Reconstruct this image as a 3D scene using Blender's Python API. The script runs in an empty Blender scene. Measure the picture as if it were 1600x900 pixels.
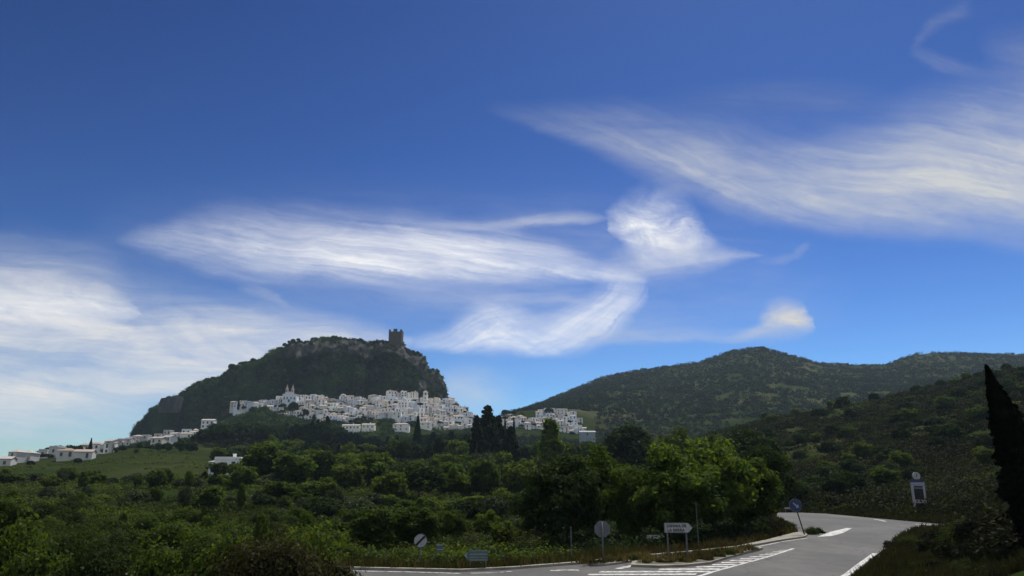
import bpy, math, random
import numpy as np
from mathutils import Vector
rnd = random.Random(11)
R_ = np.random.default_rng(7)
scene = bpy.context.scene
C = scene.collection
# ------------------------------------------------------------------ camera
F = 1200.0                       # focal length in pixels of a 1600 px wide frame
H = 3.4
PITCH = math.atan((790 - 450) / F)
cs, sn = math.cos(PITCH), math.sin(PITCH)
cam = bpy.data.cameras.new('camera'); camo = bpy.data.objects.new('camera', cam); C.objects.link(camo)
cam.sensor_width = 36; cam.lens = 36 * F / 1600; cam.clip_start = 0.1; cam.clip_end = 20000
camo.location = (0, 0, H); camo.rotation_euler = (math.pi / 2 + PITCH, 0, 0)
scene.camera = camo

def ray(px, py):                 # tangent-plane slopes (x per metre forward, z per metre forward)
    x = (px - 800) / F; y = (450 - py) / F
    d = cs - y * sn
    return x / d, (sn + y * cs) / d
def at(px, py, Y):
    a, e = ray(px, py); return Vector((a * Y, Y, H + e * Y))
def px_scale(Y): return Y / 1247.0        # metres per pixel near the horizon

# ------------------------------------------------------------------ helpers
def mesh_np(name, V, Fc, mats, mat_idx=None, smooth=False):
    V = np.asarray(V, np.float32); Fc = np.asarray(Fc, np.int32)
    me = bpy.data.meshes.new(name); n, k = Fc.shape
    me.vertices.add(len(V)); me.vertices.foreach_set('co', V.ravel())
    me.loops.add(n * k); me.loops.foreach_set('vertex_index', Fc.ravel())
    me.polygons.add(n); me.polygons.foreach_set('loop_start', np.arange(0, n * k, k, dtype=np.int32))
    try: me.polygons.foreach_set('loop_total', np.full(n, k, np.int32))
    except Exception: pass
    for m in (mats if isinstance(mats, (list, tuple)) else [mats]): me.materials.append(m)
    if mat_idx is not None: me.polygons.foreach_set('material_index', np.asarray(mat_idx, np.int32))
    if smooth: me.polygons.foreach_set('use_smooth', np.ones(n, bool))
    me.update(calc_edges=True); me.validate()
    return me
def link(name, me, parent=None, loc=None):
    o = bpy.data.objects.new(name, me); C.objects.link(o)
    if parent: o.parent = parent
    if loc is not None: o.location = loc
    return o
def tag(o, label=None, cat=None, group=None, kind=None):
    if label: o['label'] = label
    if cat: o['category'] = cat
    if group: o['group'] = group
    if kind: o['kind'] = kind
    return o
def thing(name, label, cat, loc=(0, 0, 0), rz=0, group=None):
    o = bpy.data.objects.new(name, None); o.empty_display_size = 0.2; C.objects.link(o)
    o.location = loc; o.rotation_euler = (0, 0, rz)
    return tag(o, label, cat, group)
class MB:
    """collects boxes, prisms and tubes into one mesh"""
    def __init__(s): s.v = []; s.f = []; s.m = []
    def add(s, vs, fs, m=0):
        b = len(s.v); s.v += [tuple(v) for v in vs]; s.f += [tuple(b + i for i in f) for f in fs]; s.m += [m] * len(fs)
    def box(s, x0, x1, y0, y1, z0, z1, m=0):
        s.add([(x0,y0,z0),(x1,y0,z0),(x1,y1,z0),(x0,y1,z0),(x0,y0,z1),(x1,y0,z1),(x1,y1,z1),(x0,y1,z1)],
              [(3,2,1,0),(4,5,6,7),(0,1,5,4),(1,2,6,5),(2,3,7,6),(3,0,4,7)], m)
    def prism(s, pts, y0, y1, m=0):          # outline in x,z extruded along y
        n = len(pts)
        s.add([(x, y0, z) for x, z in pts] + [(x, y1, z) for x, z in pts],
              [tuple(range(n)), tuple(range(2 * n - 1, n - 1, -1))] + [((i + 1) % n, i, n + i, n + (i + 1) % n) for i in range(n)], m)
    def tube(s, p0, p1, r0, r1, n=7, m=0):
        p0, p1 = Vector(p0), Vector(p1); d = (p1 - p0).normalized()
        u = d.cross(Vector((0.3, 0.9, 0.1))).normalized(); w = d.cross(u)
        vs = [p + (u * math.cos(2*math.pi*i/n) + w * math.sin(2*math.pi*i/n)) * r for p, r in ((p0, r0), (p1, r1)) for i in range(n)]
        s.add(vs, [(i, (i + 1) % n, n + (i + 1) % n, n + i) for i in range(n)] + [tuple(range(n - 1, -1, -1)), tuple(range(n, 2 * n))], m)
    def build(s, name, mats, parent=None, smooth=False, loc=None):
        me = bpy.data.meshes.new(name); me.from_pydata(s.v, [], s.f)
        for m in (mats if isinstance(mats, (list, tuple)) else [mats]): me.materials.append(m)
        me.polygons.foreach_set('material_index', s.m)
        if smooth: me.polygons.foreach_set('use_smooth', [True] * len(s.f))
        me.update()
        return link(name, me, parent, loc)

# ------------------------------------------------------------------ materials
def newmat(name):
    m = bpy.data.materials.new(name); m.use_nodes = True
    nt = m.node_tree; b = nt.nodes['Principled BSDF']
    return m, nt, b
def N(nt, typ, **kw):
    n = nt.nodes.new(typ)
    for k, v in kw.items(): setattr(n, k, v)
    return n
def ramp(nt, stops, src):
    r = N(nt, 'ShaderNodeValToRGB'); e = r.color_ramp.elements
    while len(e) > 1: e.remove(e[-1])
    e[0].position, e[0].color = stops[0][0], (*stops[0][1], 1)
    for p, c in stops[1:]:
        q = e.new(p); q.color = (*c, 1)
    nt.links.new(src, r.inputs[0]); return r.outputs[0]
def noise(nt, scale, detail=4, rough=.55, coord='Object', mul=None, dist=0):
    tc = N(nt, 'ShaderNodeTexCoord'); n = N(nt, 'ShaderNodeTexNoise')
    n.inputs['Scale'].default_value = scale; n.inputs['Detail'].default_value = detail; n.inputs['Roughness'].default_value = rough
    n.inputs['Distortion'].default_value = dist
    src = tc.outputs[coord]
    if mul:
        mp = N(nt, 'ShaderNodeMapping'); mp.inputs['Scale'].default_value = mul
        nt.links.new(src, mp.inputs[0]); src = mp.outputs[0]
    nt.links.new(src, n.inputs['Vector']); return n.outputs['Fac']
def surf(name, stops, scale, rough=.9, detail=5, bump=0, bscale=None, spec=.2, mul=None):
    m, nt, b = newmat(name)
    nt.links.new(ramp(nt, stops, noise(nt, scale, detail, mul=mul)), b.inputs['Base Color'])
    b.inputs['Roughness'].default_value = rough; b.inputs['Specular IOR Level'].default_value = spec
    if bump:
        bp = N(nt, 'ShaderNodeBump'); bp.inputs['Strength'].default_value = bump; bp.inputs['Distance'].default_value = .1
        nt.links.new(noise(nt, bscale or scale * 4, 6), bp.inputs['Height']); nt.links.new(bp.outputs[0], b.inputs['Normal'])
    return m
def leafmat(name, dark, mid, light, trans=.45, clump=.35):
    """leaves: each leaf its own tint, each tree its own tint, light shining through"""
    m, nt, b = newmat(name)
    nt.nodes.remove(b); out = nt.nodes['Material Output']
    oi = N(nt, 'ShaderNodeObjectInfo'); geo = N(nt, 'ShaderNodeNewGeometry')
    f = noise(nt, clump, 3)
    mr = N(nt, 'ShaderNodeMath', operation='MULTIPLY_ADD'); nt.links.new(geo.outputs['Random Per Island'], mr.inputs[0])
    mr.inputs[1].default_value = .26; nt.links.new(f, mr.inputs[2])
    m2 = N(nt, 'ShaderNodeMath', operation='MULTIPLY_ADD'); nt.links.new(oi.outputs['Random'], m2.inputs[0]); m2.inputs[1].default_value = .26
    nt.links.new(mr.outputs[0], m2.inputs[2])
    m3 = N(nt, 'ShaderNodeMath', operation='SUBTRACT'); nt.links.new(m2.outputs[0], m3.inputs[0]); m3.inputs[1].default_value = .3
    col = ramp(nt, [(.22, dark), (.5, mid), (.82, light)], m3.outputs[0])
    df = N(nt, 'ShaderNodeBsdfDiffuse'); tr = N(nt, 'ShaderNodeBsdfTranslucent'); mx = N(nt, 'ShaderNodeMixShader'); gl = N(nt, 'ShaderNodeBsdfGlossy')
    gl.inputs['Roughness'].default_value = .6; mx2 = N(nt, 'ShaderNodeMixShader'); mx2.inputs[0].default_value = .006
    tcm = N(nt, 'ShaderNodeMix', data_type='RGBA', blend_type='MULTIPLY'); tcm.inputs[0].default_value = 1
    nt.links.new(col, tcm.inputs[6]); tcm.inputs[7].default_value = (1.25, 1.2, .5, 1)
    nt.links.new(col, df.inputs[0]); nt.links.new(tcm.outputs[2], tr.inputs[0]); mx.inputs[0].default_value = trans
    nt.links.new(df.outputs[0], mx.inputs[1]); nt.links.new(tr.outputs[0], mx.inputs[2])
    nt.links.new(mx.outputs[0], mx2.inputs[1]); nt.links.new(gl.outputs[0], mx2.inputs[2]); nt.links.new(mx2.outputs[0], out.inputs[0])
    return m
M = {}
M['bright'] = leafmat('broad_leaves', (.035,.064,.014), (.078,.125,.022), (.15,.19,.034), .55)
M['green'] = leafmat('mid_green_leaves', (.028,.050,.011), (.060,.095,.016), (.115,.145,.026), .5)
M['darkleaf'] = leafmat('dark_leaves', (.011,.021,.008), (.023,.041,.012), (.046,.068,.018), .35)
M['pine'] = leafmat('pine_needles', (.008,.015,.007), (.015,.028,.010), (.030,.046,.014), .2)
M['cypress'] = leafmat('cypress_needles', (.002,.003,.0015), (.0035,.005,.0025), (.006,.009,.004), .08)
M['olive'] = leafmat('olive_leaves', (.028,.040,.020), (.052,.07,.034), (.09,.11,.055), .3)
M['scrub'] = leafmat('scrub_leaves', (.017,.027,.007), (.037,.054,.012), (.075,.09,.022), .35, .08)
M['scrubdark'] = leafmat('dark_scrub_leaves', (.007,.009,.004), (.013,.017,.006), (.028,.028,.010), .25, .05)
M['farwood'] = leafmat('hill_scrub_leaves', (.008,.014,.007), (.014,.024,.010), (.028,.040,.014), .15, .012)
M['rockwood'] = leafmat('rock_scrub_leaves', (.014,.036,.012), (.034,.078,.022), (.07,.125,.03), .3, .03)
M['grass'] = leafmat('grass_blades', (.018,.028,.007), (.034,.048,.011), (.065,.07,.022), .4, .12)
M['drygrass'] = leafmat('dry_grass_blades', (.035,.03,.014), (.07,.058,.028), (.13,.11,.055), .35, .3)
M['reddish'] = leafmat('russet_leaves', (.016,.019,.008), (.030,.031,.012), (.058,.05,.02), .35, .5)
M['verge'] = leafmat('verge_blades', (.010,.011,.005), (.020,.021,.009), (.042,.038,.018), .35, .2)
M['bark'] = surf('bark', [(.3,(.04,.03,.022)),(.7,(.10,.08,.06))], 6, bump=.5, mul=(1,1,.2))
M['ground'] = surf('meadow_ground', [(.3,(.012,.020,.005)),(.5,(.022,.032,.009)),(.62,(.036,.042,.016)),(.75,(.06,.056,.028))], .012, detail=14, rough=.95, spec=0)
M['hillside'] = surf('hillside_soil', [(.3,(.020,.032,.012)),(.48,(.034,.045,.018)),(.62,(.058,.062,.03)),(.8,(.10,.09,.055))], .009, detail=14, rough=.95, spec=0)
def asphaltmat():
    m, nt, b = newmat('worn_asphalt')
    base = ramp(nt, [(.3,(.046,.046,.042)),(.5,(.075,.073,.067)),(.72,(.118,.114,.104))], noise(nt, .22, 12, .68, mul=(1,.45,1)))
    tc = N(nt, 'ShaderNodeTexCoord'); vo = N(nt, 'ShaderNodeTexVoronoi', feature='DISTANCE_TO_EDGE'); vo.inputs['Scale'].default_value = .22
    wr = N(nt, 'ShaderNodeTexNoise'); wr.inputs['Scale'].default_value = .8; wr.inputs['Detail'].default_value = 6
    mv = N(nt, 'ShaderNodeVectorMath', operation='ADD'); nt.links.new(tc.outputs['Object'], wr.inputs['Vector']); nt.links.new(tc.outputs['Object'], mv.inputs[0]); nt.links.new(wr.outputs['Color'], mv.inputs[1])
    nt.links.new(mv.outputs[0], vo.inputs['Vector']); cr = ramp(nt, [(.0,(.45,.45,.45)),(.012,(1,1,1))], vo.outputs['Distance'])
    mx = N(nt, 'ShaderNodeMix', data_type='RGBA', blend_type='MULTIPLY'); mx.inputs[0].default_value = 1; nt.links.new(base, mx.inputs[6]); nt.links.new(cr, mx.inputs[7])
    fine = ramp(nt, [(.35,(.82,.82,.82)),(.65,(1.15,1.15,1.15))], noise(nt, 9, 5, .7)); m2 = N(nt, 'ShaderNodeMix', data_type='RGBA', blend_type='MULTIPLY'); m2.inputs[0].default_value = 1
    nt.links.new(mx.outputs[2], m2.inputs[6]); nt.links.new(fine, m2.inputs[7]); nt.links.new(m2.outputs[2], b.inputs['Base Color']); b.inputs['Roughness'].default_value = .8
    b.inputs['Specular IOR Level'].default_value = .3; return m
M['asphalt'] = asphaltmat()
M['concrete'] = surf('pale_concrete', [(.3,(.17,.16,.13)),(.7,(.33,.31,.26))], 1.2, .9, detail=8)
M['roadpaint'] = surf('worn_white_paint', [(.36,(.13,.127,.12)),(.44,(.40,.39,.37)),(.6,(.62,.61,.58))], 3.5, .7, detail=8)
M['soil'] = surf('dry_soil', [(.3,(.06,.055,.035)),(.7,(.15,.13,.09))], 1.5, detail=8)
M['rock'] = None
def rockmat():
    m, nt, b = newmat('crag_rock')
    c1 = ramp(nt, [(.28,(.022,.024,.025)),(.5,(.06,.06,.058)),(.72,(.135,.127,.113))], noise(nt, .07, 9, .65, mul=(1,1,.35)))
    nt.links.new(c1, b.inputs['Base Color']); b.inputs['Roughness'].default_value = .95; b.inputs['Specular IOR Level'].default_value = .1
    bp = N(nt, 'ShaderNodeBump'); bp.inputs['Strength'].default_value = .9; bp.inputs['Distance'].default_value = 4
    nt.links.new(noise(nt, .12, 8, .65, mul=(1,1,.3)), bp.inputs['Height']); nt.links.new(bp.outputs[0], b.inputs['Normal'])
    return m
M['rock'] = rockmat()
M['stone'] = surf('castle_stone', [(.3,(.055,.048,.04)),(.7,(.115,.10,.082))], .6, bump=.4)
for i, c in enumerate([(.82,.81,.79), (.66,.71,.78), (.55,.54,.51), (.85,.83,.76)]):
    M['wall%d' % i] = surf('limewash_%d' % i, [(.3, tuple(k*.9 for k in c)), (.7, c)], .5)
M['wallpink'] = surf('pink_limewash', [(.3,(.52,.40,.36)),(.7,(.6,.47,.42))], .5)
for i, c in enumerate([(.36,.27,.21), (.42,.35,.29), (.47,.43,.38), (.30,.21,.17)]):
    M['roof%d' % i] = surf('roof_tiles_%d' % i, [(.3, tuple(k*.75 for k in c)), (.7, c)], 1.2, detail=6)
M['glass'] = surf('dark_window_glass', [(.4,(.02,.024,.03)),(.6,(.035,.04,.05))], 2, .25, spec=.5)
M['frame'] = surf('window_frame', [(.4,(.30,.29,.28)),(.6,(.36,.34,.32))], 2)
M['shed'] = surf('grey_blue_sheet', [(.3,(.20,.25,.28)),(.7,(.27,.32,.35))], .3, .6)
M['galv'] = surf('galvanised_steel', [(.3,(.07,.073,.078)),(.7,(.12,.123,.128))], 6, .55, spec=.4)
M['signback'] = surf('sign_back_grey', [(.3,(.08,.083,.10)),(.7,(.125,.13,.15))], 5, .55, spec=.4)
M['signwhite'] = surf('sign_white', [(.3,(.24,.24,.26)),(.5,(.32,.32,.33)),(.7,(.37,.37,.37))], 6, .45, spec=.4)
M['signblack'] = surf('sign_black', [(.3,(.015,.015,.017)),(.7,(.025,.025,.027))], 6, .5)
M['signblue'] = surf('sign_blue', [(.3,(.015,.028,.09)),(.7,(.022,.04,.12))], 6, .45, spec=.4)
M['signgreen'] = surf('sign_dull_teal', [(.3,(.06,.10,.10)),(.7,(.09,.14,.14))], 6, .5)
M['signred'] = surf('sign_red', [(.3,(.3,.02,.02)),(.7,(.36,.03,.03))], 6, .5)

# ------------------------------------------------------------------ road profile and terrain
def zroad(Y): return 0.0 if Y < 42 else 0.03 * (min(Y, 150) - 42)
def ground_hit(px, py):
    a, e = ray(px, py); Y = 20.0
    while Y < 400:
        if H + e * Y <= zroad(Y): break
        Y += .1
    return (a * Y, Y)
PXK = np.array([-1500,-400,0,100,200,300,400,500,600,700,750,800,850,900,950,1000,1050,1100,1150,1200,1250,1300,1350,1400,1450,1500,1600,2000,3500], float)
def row(pts): xs, ys = zip(*pts); return np.interp(PXK, xs, ys)
AZK = np.array([ray(p, 700)[0] for p in PXK])
Tv = [(358,627),(400,624),(430,619),(450,616),(480,619),(520,620),(560,619),(600,617),(612,612),(640,613),(660,616),(680,620),(700,621),(715,625),(735,640),(745,652),(760,660)]
Bv = [(358,636),(390,641),(430,648),(470,654),(480,661),(520,666),(545,663),(600,656),(630,658),(650,664),(680,670),(700,678),(730,677),(760,676)]
Tq = [(780,650),(800,643),(830,640),(850,639),(870,642),(890,640),(900,649),(915,666),(930,676)]
Bq = [(780,668),(820,671),(860,676),(900,684),(930,686)]
def zr(r, Y): return H + np.array([ray(800, p)[1] for p in r]) * Y
ROWS = [
 (0,   row([(-1500,0),(3500,0)])),
 (30,  row([(-1500,0),(1200,0),(1450,.3),(1600,1.2),(2000,3.0),(3500,3)])),
 (60,  row([(-1500,.5),(0,.4),(500,-.2),(1200,0),(1400,.8),(1500,1.6),(1600,2.6),(2000,6),(3500,6)])),
 (100, row([(-1500,4),(0,3),(400,1.8),(600,.8),(900,.5),(1200,1.7),(1380,2.1),(1440,3.0),(1500,4),(1600,6),(2000,14),(3500,14)])),
 (150, zr(row([(-1500,770),(0,770),(400,772),(700,785),(900,788),(1100,784),(1200,776),(1300,768),(1400,757),(1500,742),(1600,722),(2000,680),(3500,680)]), 150)),
 (250, zr(row([(-1500,745),(0,745),(400,745),(700,762),(900,765),(1050,758),(1150,745),(1200,733),(1300,712),(1400,688),(1500,662),(1600,632),(2000,560),(3500,560)]), 250)),
 (400, zr(row([(-1500,735),(0,724),(100,718),(200,709),(300,709),(400,716),(500,722),(700,728),(900,728),(1000,715),(1050,700),(1100,685),(1150,672),(1200,662),(1300,645),(1400,627),(1500,609),(1600,585),(2000,520),(3500,520)]), 400)),
 (480, zr(row([(-1500,745),(0,728),(100,722),(200,705),(300,702),(400,706),(500,714),(700,722),(900,722),(1000,705),(1050,694),(1100,683),(1150,672),(1200,662),(1300,646),(1400,629),(1500,611),(1600,585),(2000,525),(3500,525)]), 480)),
 (620, zr(row([(-1500,790),(0,772),(100,760),(200,705),(300,690),(400,690),(500,694),(700,700),(900,705),(1000,705),(1100,700),(1200,690),(1300,680),(1400,660),(1500,650),(1600,630),(2000,580),(3500,580)]), 620)),
 (825, zr(row([(-1500,800),(0,800),(100,780),(200,694),(300,684),(330,670)] + Bv[0:] + Bq[1:] + [(1000,688),(1100,685),(1200,680),(1300,675),(1600,650),(3500,620)]), 825)),
 (905, zr(row([(-1500,800),(0,800),(130,780),(200,688),(300,672),(340,645)] + [(x, y + 9) for x, y in Tv] + [(x, y + 9) for x, y in Tq] + [(960,668),(1000,664),(1100,662),(1200,660),(1300,655),(1600,630),(3500,600)]), 905)),
 (960, zr(row([(-1500,805),(0,805),(130,790),(200,695),(300,672),(340,645)] + [(x, y + 11) for x, y in Tv] + [(780,655),(800,646),(850,641),(900,640),(950,648),(1000,652),(1100,650),(1200,648),(1300,640),(1600,620),(3500,590)]), 960)),
 (1300, zr(row([(-1500,810),(0,810),(200,800),(500,760),(700,720),(760,670),(790,652),(830,638),(870,628),(900,620),(950,610),(1000,606),(1050,608),(1100,600),(1150,588),(1200,585),(1250,592),(1300,602),(1400,600),(1500,592),(1600,588),(3500,570)]), 1300)),
 (1700, zr(row([(-1500,812),(0,812),(300,805),(600,760),(740,690),(790,652),(820,641),(850,628),(900,607),(950,589),(1000,578),(1050,571),(1100,565),(1130,555),(1160,545),(1190,541),(1215,543),(1250,555),(1300,568),(1350,571),(1400,571),(1430,561),(1460,554),(1520,555),(1600,555),(2000,548),(3500,560)]), 1700)),
 (2100, zr(row([(-1500,812),(0,812),(700,760),(850,690),(1000,640),(1200,600),(1400,605),(1600,600),(3500,600)]), 2100)),
 (3000, np.full(len(PXK), -15.0)), (9000, np.full(len(PXK), -120.0))]
RY = np.array([r[0] for r in ROWS], float); RZ = np.array([r[1] for r in ROWS])
def vnoise(x, y, s, seed=0):
    """smooth value noise"""
    x = np.asarray(x, float) / s + seed * 17.3; y = np.asarray(y, float) / s + seed * 9.1
    xi = np.floor(x); yi = np.floor(y); fx = x - xi; fy = y - yi
    fx = fx*fx*(3-2*fx); fy = fy*fy*(3-2*fy)
    def h(a, b):
        t = np.sin(a * 127.1 + b * 311.7 + seed * 74.7) * 43758.5453
        return t - np.floor(t)
    return (h(xi,yi)*(1-fx)+h(xi+1,yi)*fx)*(1-fy) + (h(xi,yi+1)*(1-fx)+h(xi+1,yi+1)*fx)*fy - .5
# asphalt outline, traced on the road surface
FAR = [(-300,889),(100,889),(530,890),(720,894),(800,890),(905,882),(985,873),(1085,864),(1150,857),(1200,846),(1240,835),(1248,830),(1238,821),(1222,812),(1211,806),(1216,801),(1250,801),(1290,802.5),(1370,810),(1465,818.5),(1650,824),(1900,830)]
NEAR = [(1900,838),(1650,830),(1465,823.5),(1432,823.5),(1418,828),(1400,840),(1375,863),(1328,900)]
road_poly = [ground_hit(*p) for p in FAR] + [ground_hit(*p) for p in NEAR] + [(9,24),(5,10),(4.5,-60),(-4.5,-60),(-5,8),(-5.4,24),(-8.2,33.6),(-14,35.6),(-60,36.6)]
RP = np.array(road_poly)
def road_dist(x, y):
    """signed distance to the asphalt (negative inside), numpy"""
    x = np.asarray(x, float); y = np.asarray(y, float)
    best = np.full(x.shape, 1e9); inside = np.zeros(x.shape, bool)
    n = len(RP)
    for i in range(n):
        x0, y0 = RP[i]; x1, y1 = RP[(i + 1) % n]
        dx, dy = x1 - x0, y1 - y0
        t = np.clip(((x - x0)*dx + (y - y0)*dy) / (dx*dx + dy*dy + 1e-9), 0, 1)
        best = np.minimum(best, np.hypot(x - x0 - t*dx, y - y0 - t*dy))
        c = ((y0 > y) != (y1 > y)) & (x < dx * (y - y0) / (dy + 1e-12) + x0)
        inside ^= c
    return np.where(inside, -best, best)
def terrain(x, y):
    x = np.atleast_1d(np.asarray(x, float)); y = np.atleast_1d(np.asarray(y, float))
    Yc = np.maximum(y, 0); a = np.where(y > 5, x / np.maximum(y, 5), np.sign(x) * 3)
    a = np.where(y <= 5, np.clip(x / 5.0, -3, 3), a)
    zz = np.array([np.interp(a, AZK, RZ[k]) for k in range(len(RY))])
    k = np.clip(np.searchsorted(RY, Yc, side='right') - 1, 0, len(RY) - 2)
    t = np.clip((Yc - RY[k]) / (RY[k+1] - RY[k]), 0, 1)
    idx = np.arange(len(x)); z = zz[k, idx] * (1 - t) + zz[k+1, idx] * t
    far = np.clip((Yc - 100) / 400, 0, 1)
    z = z + vnoise(x, y, 14, 1) * (.25 + 1.2 * far) + vnoise(x, y, 60, 2) * 5 * far + vnoise(x, y, 170, 5) * 12 * np.clip((Yc - 1000) / 600, 0, 1)
    near = y < 260
    if near.any():
        d = np.full(len(x), 1e3); d[near] = road_dist(x[near], y[near])
        zr_ = np.where(y < 42, 0, .03 * (np.clip(y, 42, 150) - 42)) - .07
        w = np.clip((d - 1.0) / 9, 0, 1); w = w*w*(3-2*w)
        z = zr_ * (1 - w) + z * w
    return z
def tz(x, y): return float(terrain([x], [y])[0])
def make_ground():
    az = np.concatenate([np.arctan(np.linspace(ray(-330, 700)[0], ray(1930, 700)[0], 430)), []])
    left = np.linspace(-math.pi, az[0], 60)[:-1]; right = np.linspace(az[-1], math.pi, 60)[1:]
    A = np.concatenate([left, az, right])
    Rr = np.concatenate([[0.0], np.geomspace(4, 30, 12), np.linspace(31, 160, 150)[:], np.geomspace(161, 2300, 190), np.geomspace(2400, 12000, 14)])
    AA, RR = np.meshgrid(A, Rr); X = RR * np.sin(AA); Y = RR * np.cos(AA)
    Z = terrain(X.ravel(), Y.ravel())
    V = np.stack([X.ravel(), Y.ravel(), Z], 1); n, m = len(Rr), len(A)
    i, j = np.meshgrid(np.arange(n - 1), np.arange(m - 1), indexing='ij'); b = (i * m + j).ravel()
    Fc = np.stack([b, b + 1, b + m + 1, b + m], 1)[:, ::-1]
    Fc = Fc[:, ::-1]
    yc = Y.ravel()[Fc[:, 0]]; me = mesh_np('ground', V, Fc, [M['ground'], M['hillside']], (yc > 940 + 40*vnoise(X.ravel()[Fc[:, 0]], yc, 50, 12)).astype(int), smooth=True)
    tag(link('ground', me), kind='structure')
make_ground()
def sheet(name, pts, mat, lift, thick=0, kind='structure', parent=None):
    """flat patch on the road surface, cut along the slope change so it follows it"""
    import bmesh
    bm = bmesh.new(); f = bm.faces.new([bm.verts.new((x, y, 0)) for x, y in pts])
    bmesh.ops.triangulate(bm, faces=[f])
    for Yc in (42, 150):
        bmesh.ops.bisect_plane(bm, geom=bm.verts[:] + bm.edges[:] + bm.faces[:], plane_co=(0, Yc, 0), plane_no=(0, 1, 0))
    for v in bm.verts: v.co.z = zroad(v.co.y) + lift
    bmesh.ops.recalc_face_normals(bm, faces=bm.faces[:])
    if sum(fc.normal.z for fc in bm.faces) < 0: bmesh.ops.reverse_faces(bm, faces=bm.faces[:])
    if thick:
        r = bmesh.ops.extrude_face_region(bm, geom=bm.faces[:])
        for g in r['geom']:
            if isinstance(g, bmesh.types.BMVert): g.co.z -= thick
    me = bpy.data.meshes.new(name); bm.to_mesh(me); bm.free(); me.materials.append(mat)
    if thick:
        pass
    o = link(name, me, parent)
    if kind: tag(o, kind=kind)
    return o
sheet('road', road_poly, M['asphalt'], 0)
def strip_pts(px_pts, w):
    P = [Vector(ground_hit(*p)) for p in px_pts]; L = []; Rr = []
    for i, p in enumerate(P):
        d = (P[min(i+1, len(P)-1)] - P[max(i-1, 0)]).normalized(); n = Vector((-d.y, d.x)) * w / 2
        L.append(p + n); Rr.append(p - n)
    return [tuple(v) for v in L + Rr[::-1]]
LIFT = [.004]
def marking(pts):
    LIFT[0] += .0008
    sheet('road_marking', pts, M['roadpaint'], LIFT[0])
marking(strip_pts([(1082,903),(1112,894),(1160,881),(1205,868.5),(1240,857)], .24))
marking(strip_pts([(1314,903),(1341,884),(1367,865)], .32))
marking(strip_pts([(1382,858),(1402,842),(1416,830),(1428,826)], .12))
marking([ground_hit(*p) for p in [(1277,839),(1300,837.6),(1318,832.5),(1331,825.5),(1322,825.3),(1298,831)]])
marking(strip_pts([(1262,841),(1225,846),(1190,853),(1160,859)], .16))
marking(strip_pts([(1366,811.5),(1376,813),(1384,815)], .35))
marking(strip_pts([(1430,819),(1448,819.8),(1468,821)], .5))
marking(strip_pts([(530,892),(640,894),(720,896.5)], .2))
marking(strip_pts([(735,896),(770,895.5),(800,893)], .15))
marking(strip_pts([(860,892),(885,891),(905,891.5)], .4))
marking(strip_pts([(965,889),(990,884)], .4))
marking(strip_pts([(1146,868.5),(1163,864)], .45))
up = [(905,896),(960,894.5),(1010,892),(1060,889.5),(1100,886),(1140,876.5),(1180,869),(1210,862),(1232,858)]
lo = [(905,903),(960,903),(1010,903),(1060,903),(1100,897),(1140,886),(1180,875),(1210,867),(1232,859.5)]
def along(c, s):
    s *= len(c) - 1; i = min(int(s), len(c) - 2); t = s - i
    return (c[i][0]*(1-t)+c[i+1][0]*t, c[i][1]*(1-t)+c[i+1][1]*t)
upx, upy = zip(*up); lox, loy = zip(*lo)
yv = 899.5; k = 0
while yv > 861:
    xu = np.interp(-yv, [-v for v in upy], upx) if yv < 896 else 905 + (yv-896)*3
    xl = np.interp(-(yv - .6), [-v for v in loy], lox); th = .9 + (yv - 860) * .035
    if xl - xu > 4: marking([ground_hit(*p) for p in ((xu+2, yv), (xl-1, yv - .6), (xl+2, yv - .6 - th), (xu+5, yv - th))])
    yv -= 2.1 + (yv - 860) * .055
isl = [(986,886),(988,880.5),(1030,874),(1085,868.5),(1140,862.5),(1186,856),(1192,859),(1165,866),(1135,874),(1110,882),(1070,886),(1030,887.5)]
ip = [ground_hit(*p) for p in isl]; cx = sum(p[0] for p in ip)/len(ip); cy = sum(p[1] for p in ip)/len(ip)
sheet('traffic_island', ip, M['concrete'], .13, .15)
sheet('island_soil', [(cx + (x-cx)*.93, cy + (y-cy)*.88) for x, y in ip], M['soil'], .145)
isl2 = [ground_hit(*p) for p in [(918,883.5),(940,879.5),(985,876),(1010,873.5),(1012,875),(985,879),(960,883),(935,885)]]
sheet('small_traffic_island', isl2, M['concrete'], .12, .14)
pv = [ground_hit(*p) for p in [(1150,856),(1200,845),(1240,834.5),(1250,833),(1262,837.5),(1258,840),(1225,845),(1180,853)]]
sheet('pavement', pv, M['concrete'], .125, .14)
def kerb(px_pts, w=.28, h=.13):
    o = sheet('kerb', strip_pts(px_pts, w), M['concrete'], h, h + .05); return o
kerb([(-300,888.5),(100,888.5),(530,889.5),(720,893.4),(800,889.4),(905,881.4),(985,872.4),(1085,863.4),(1148,856.6)], .35)

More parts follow.
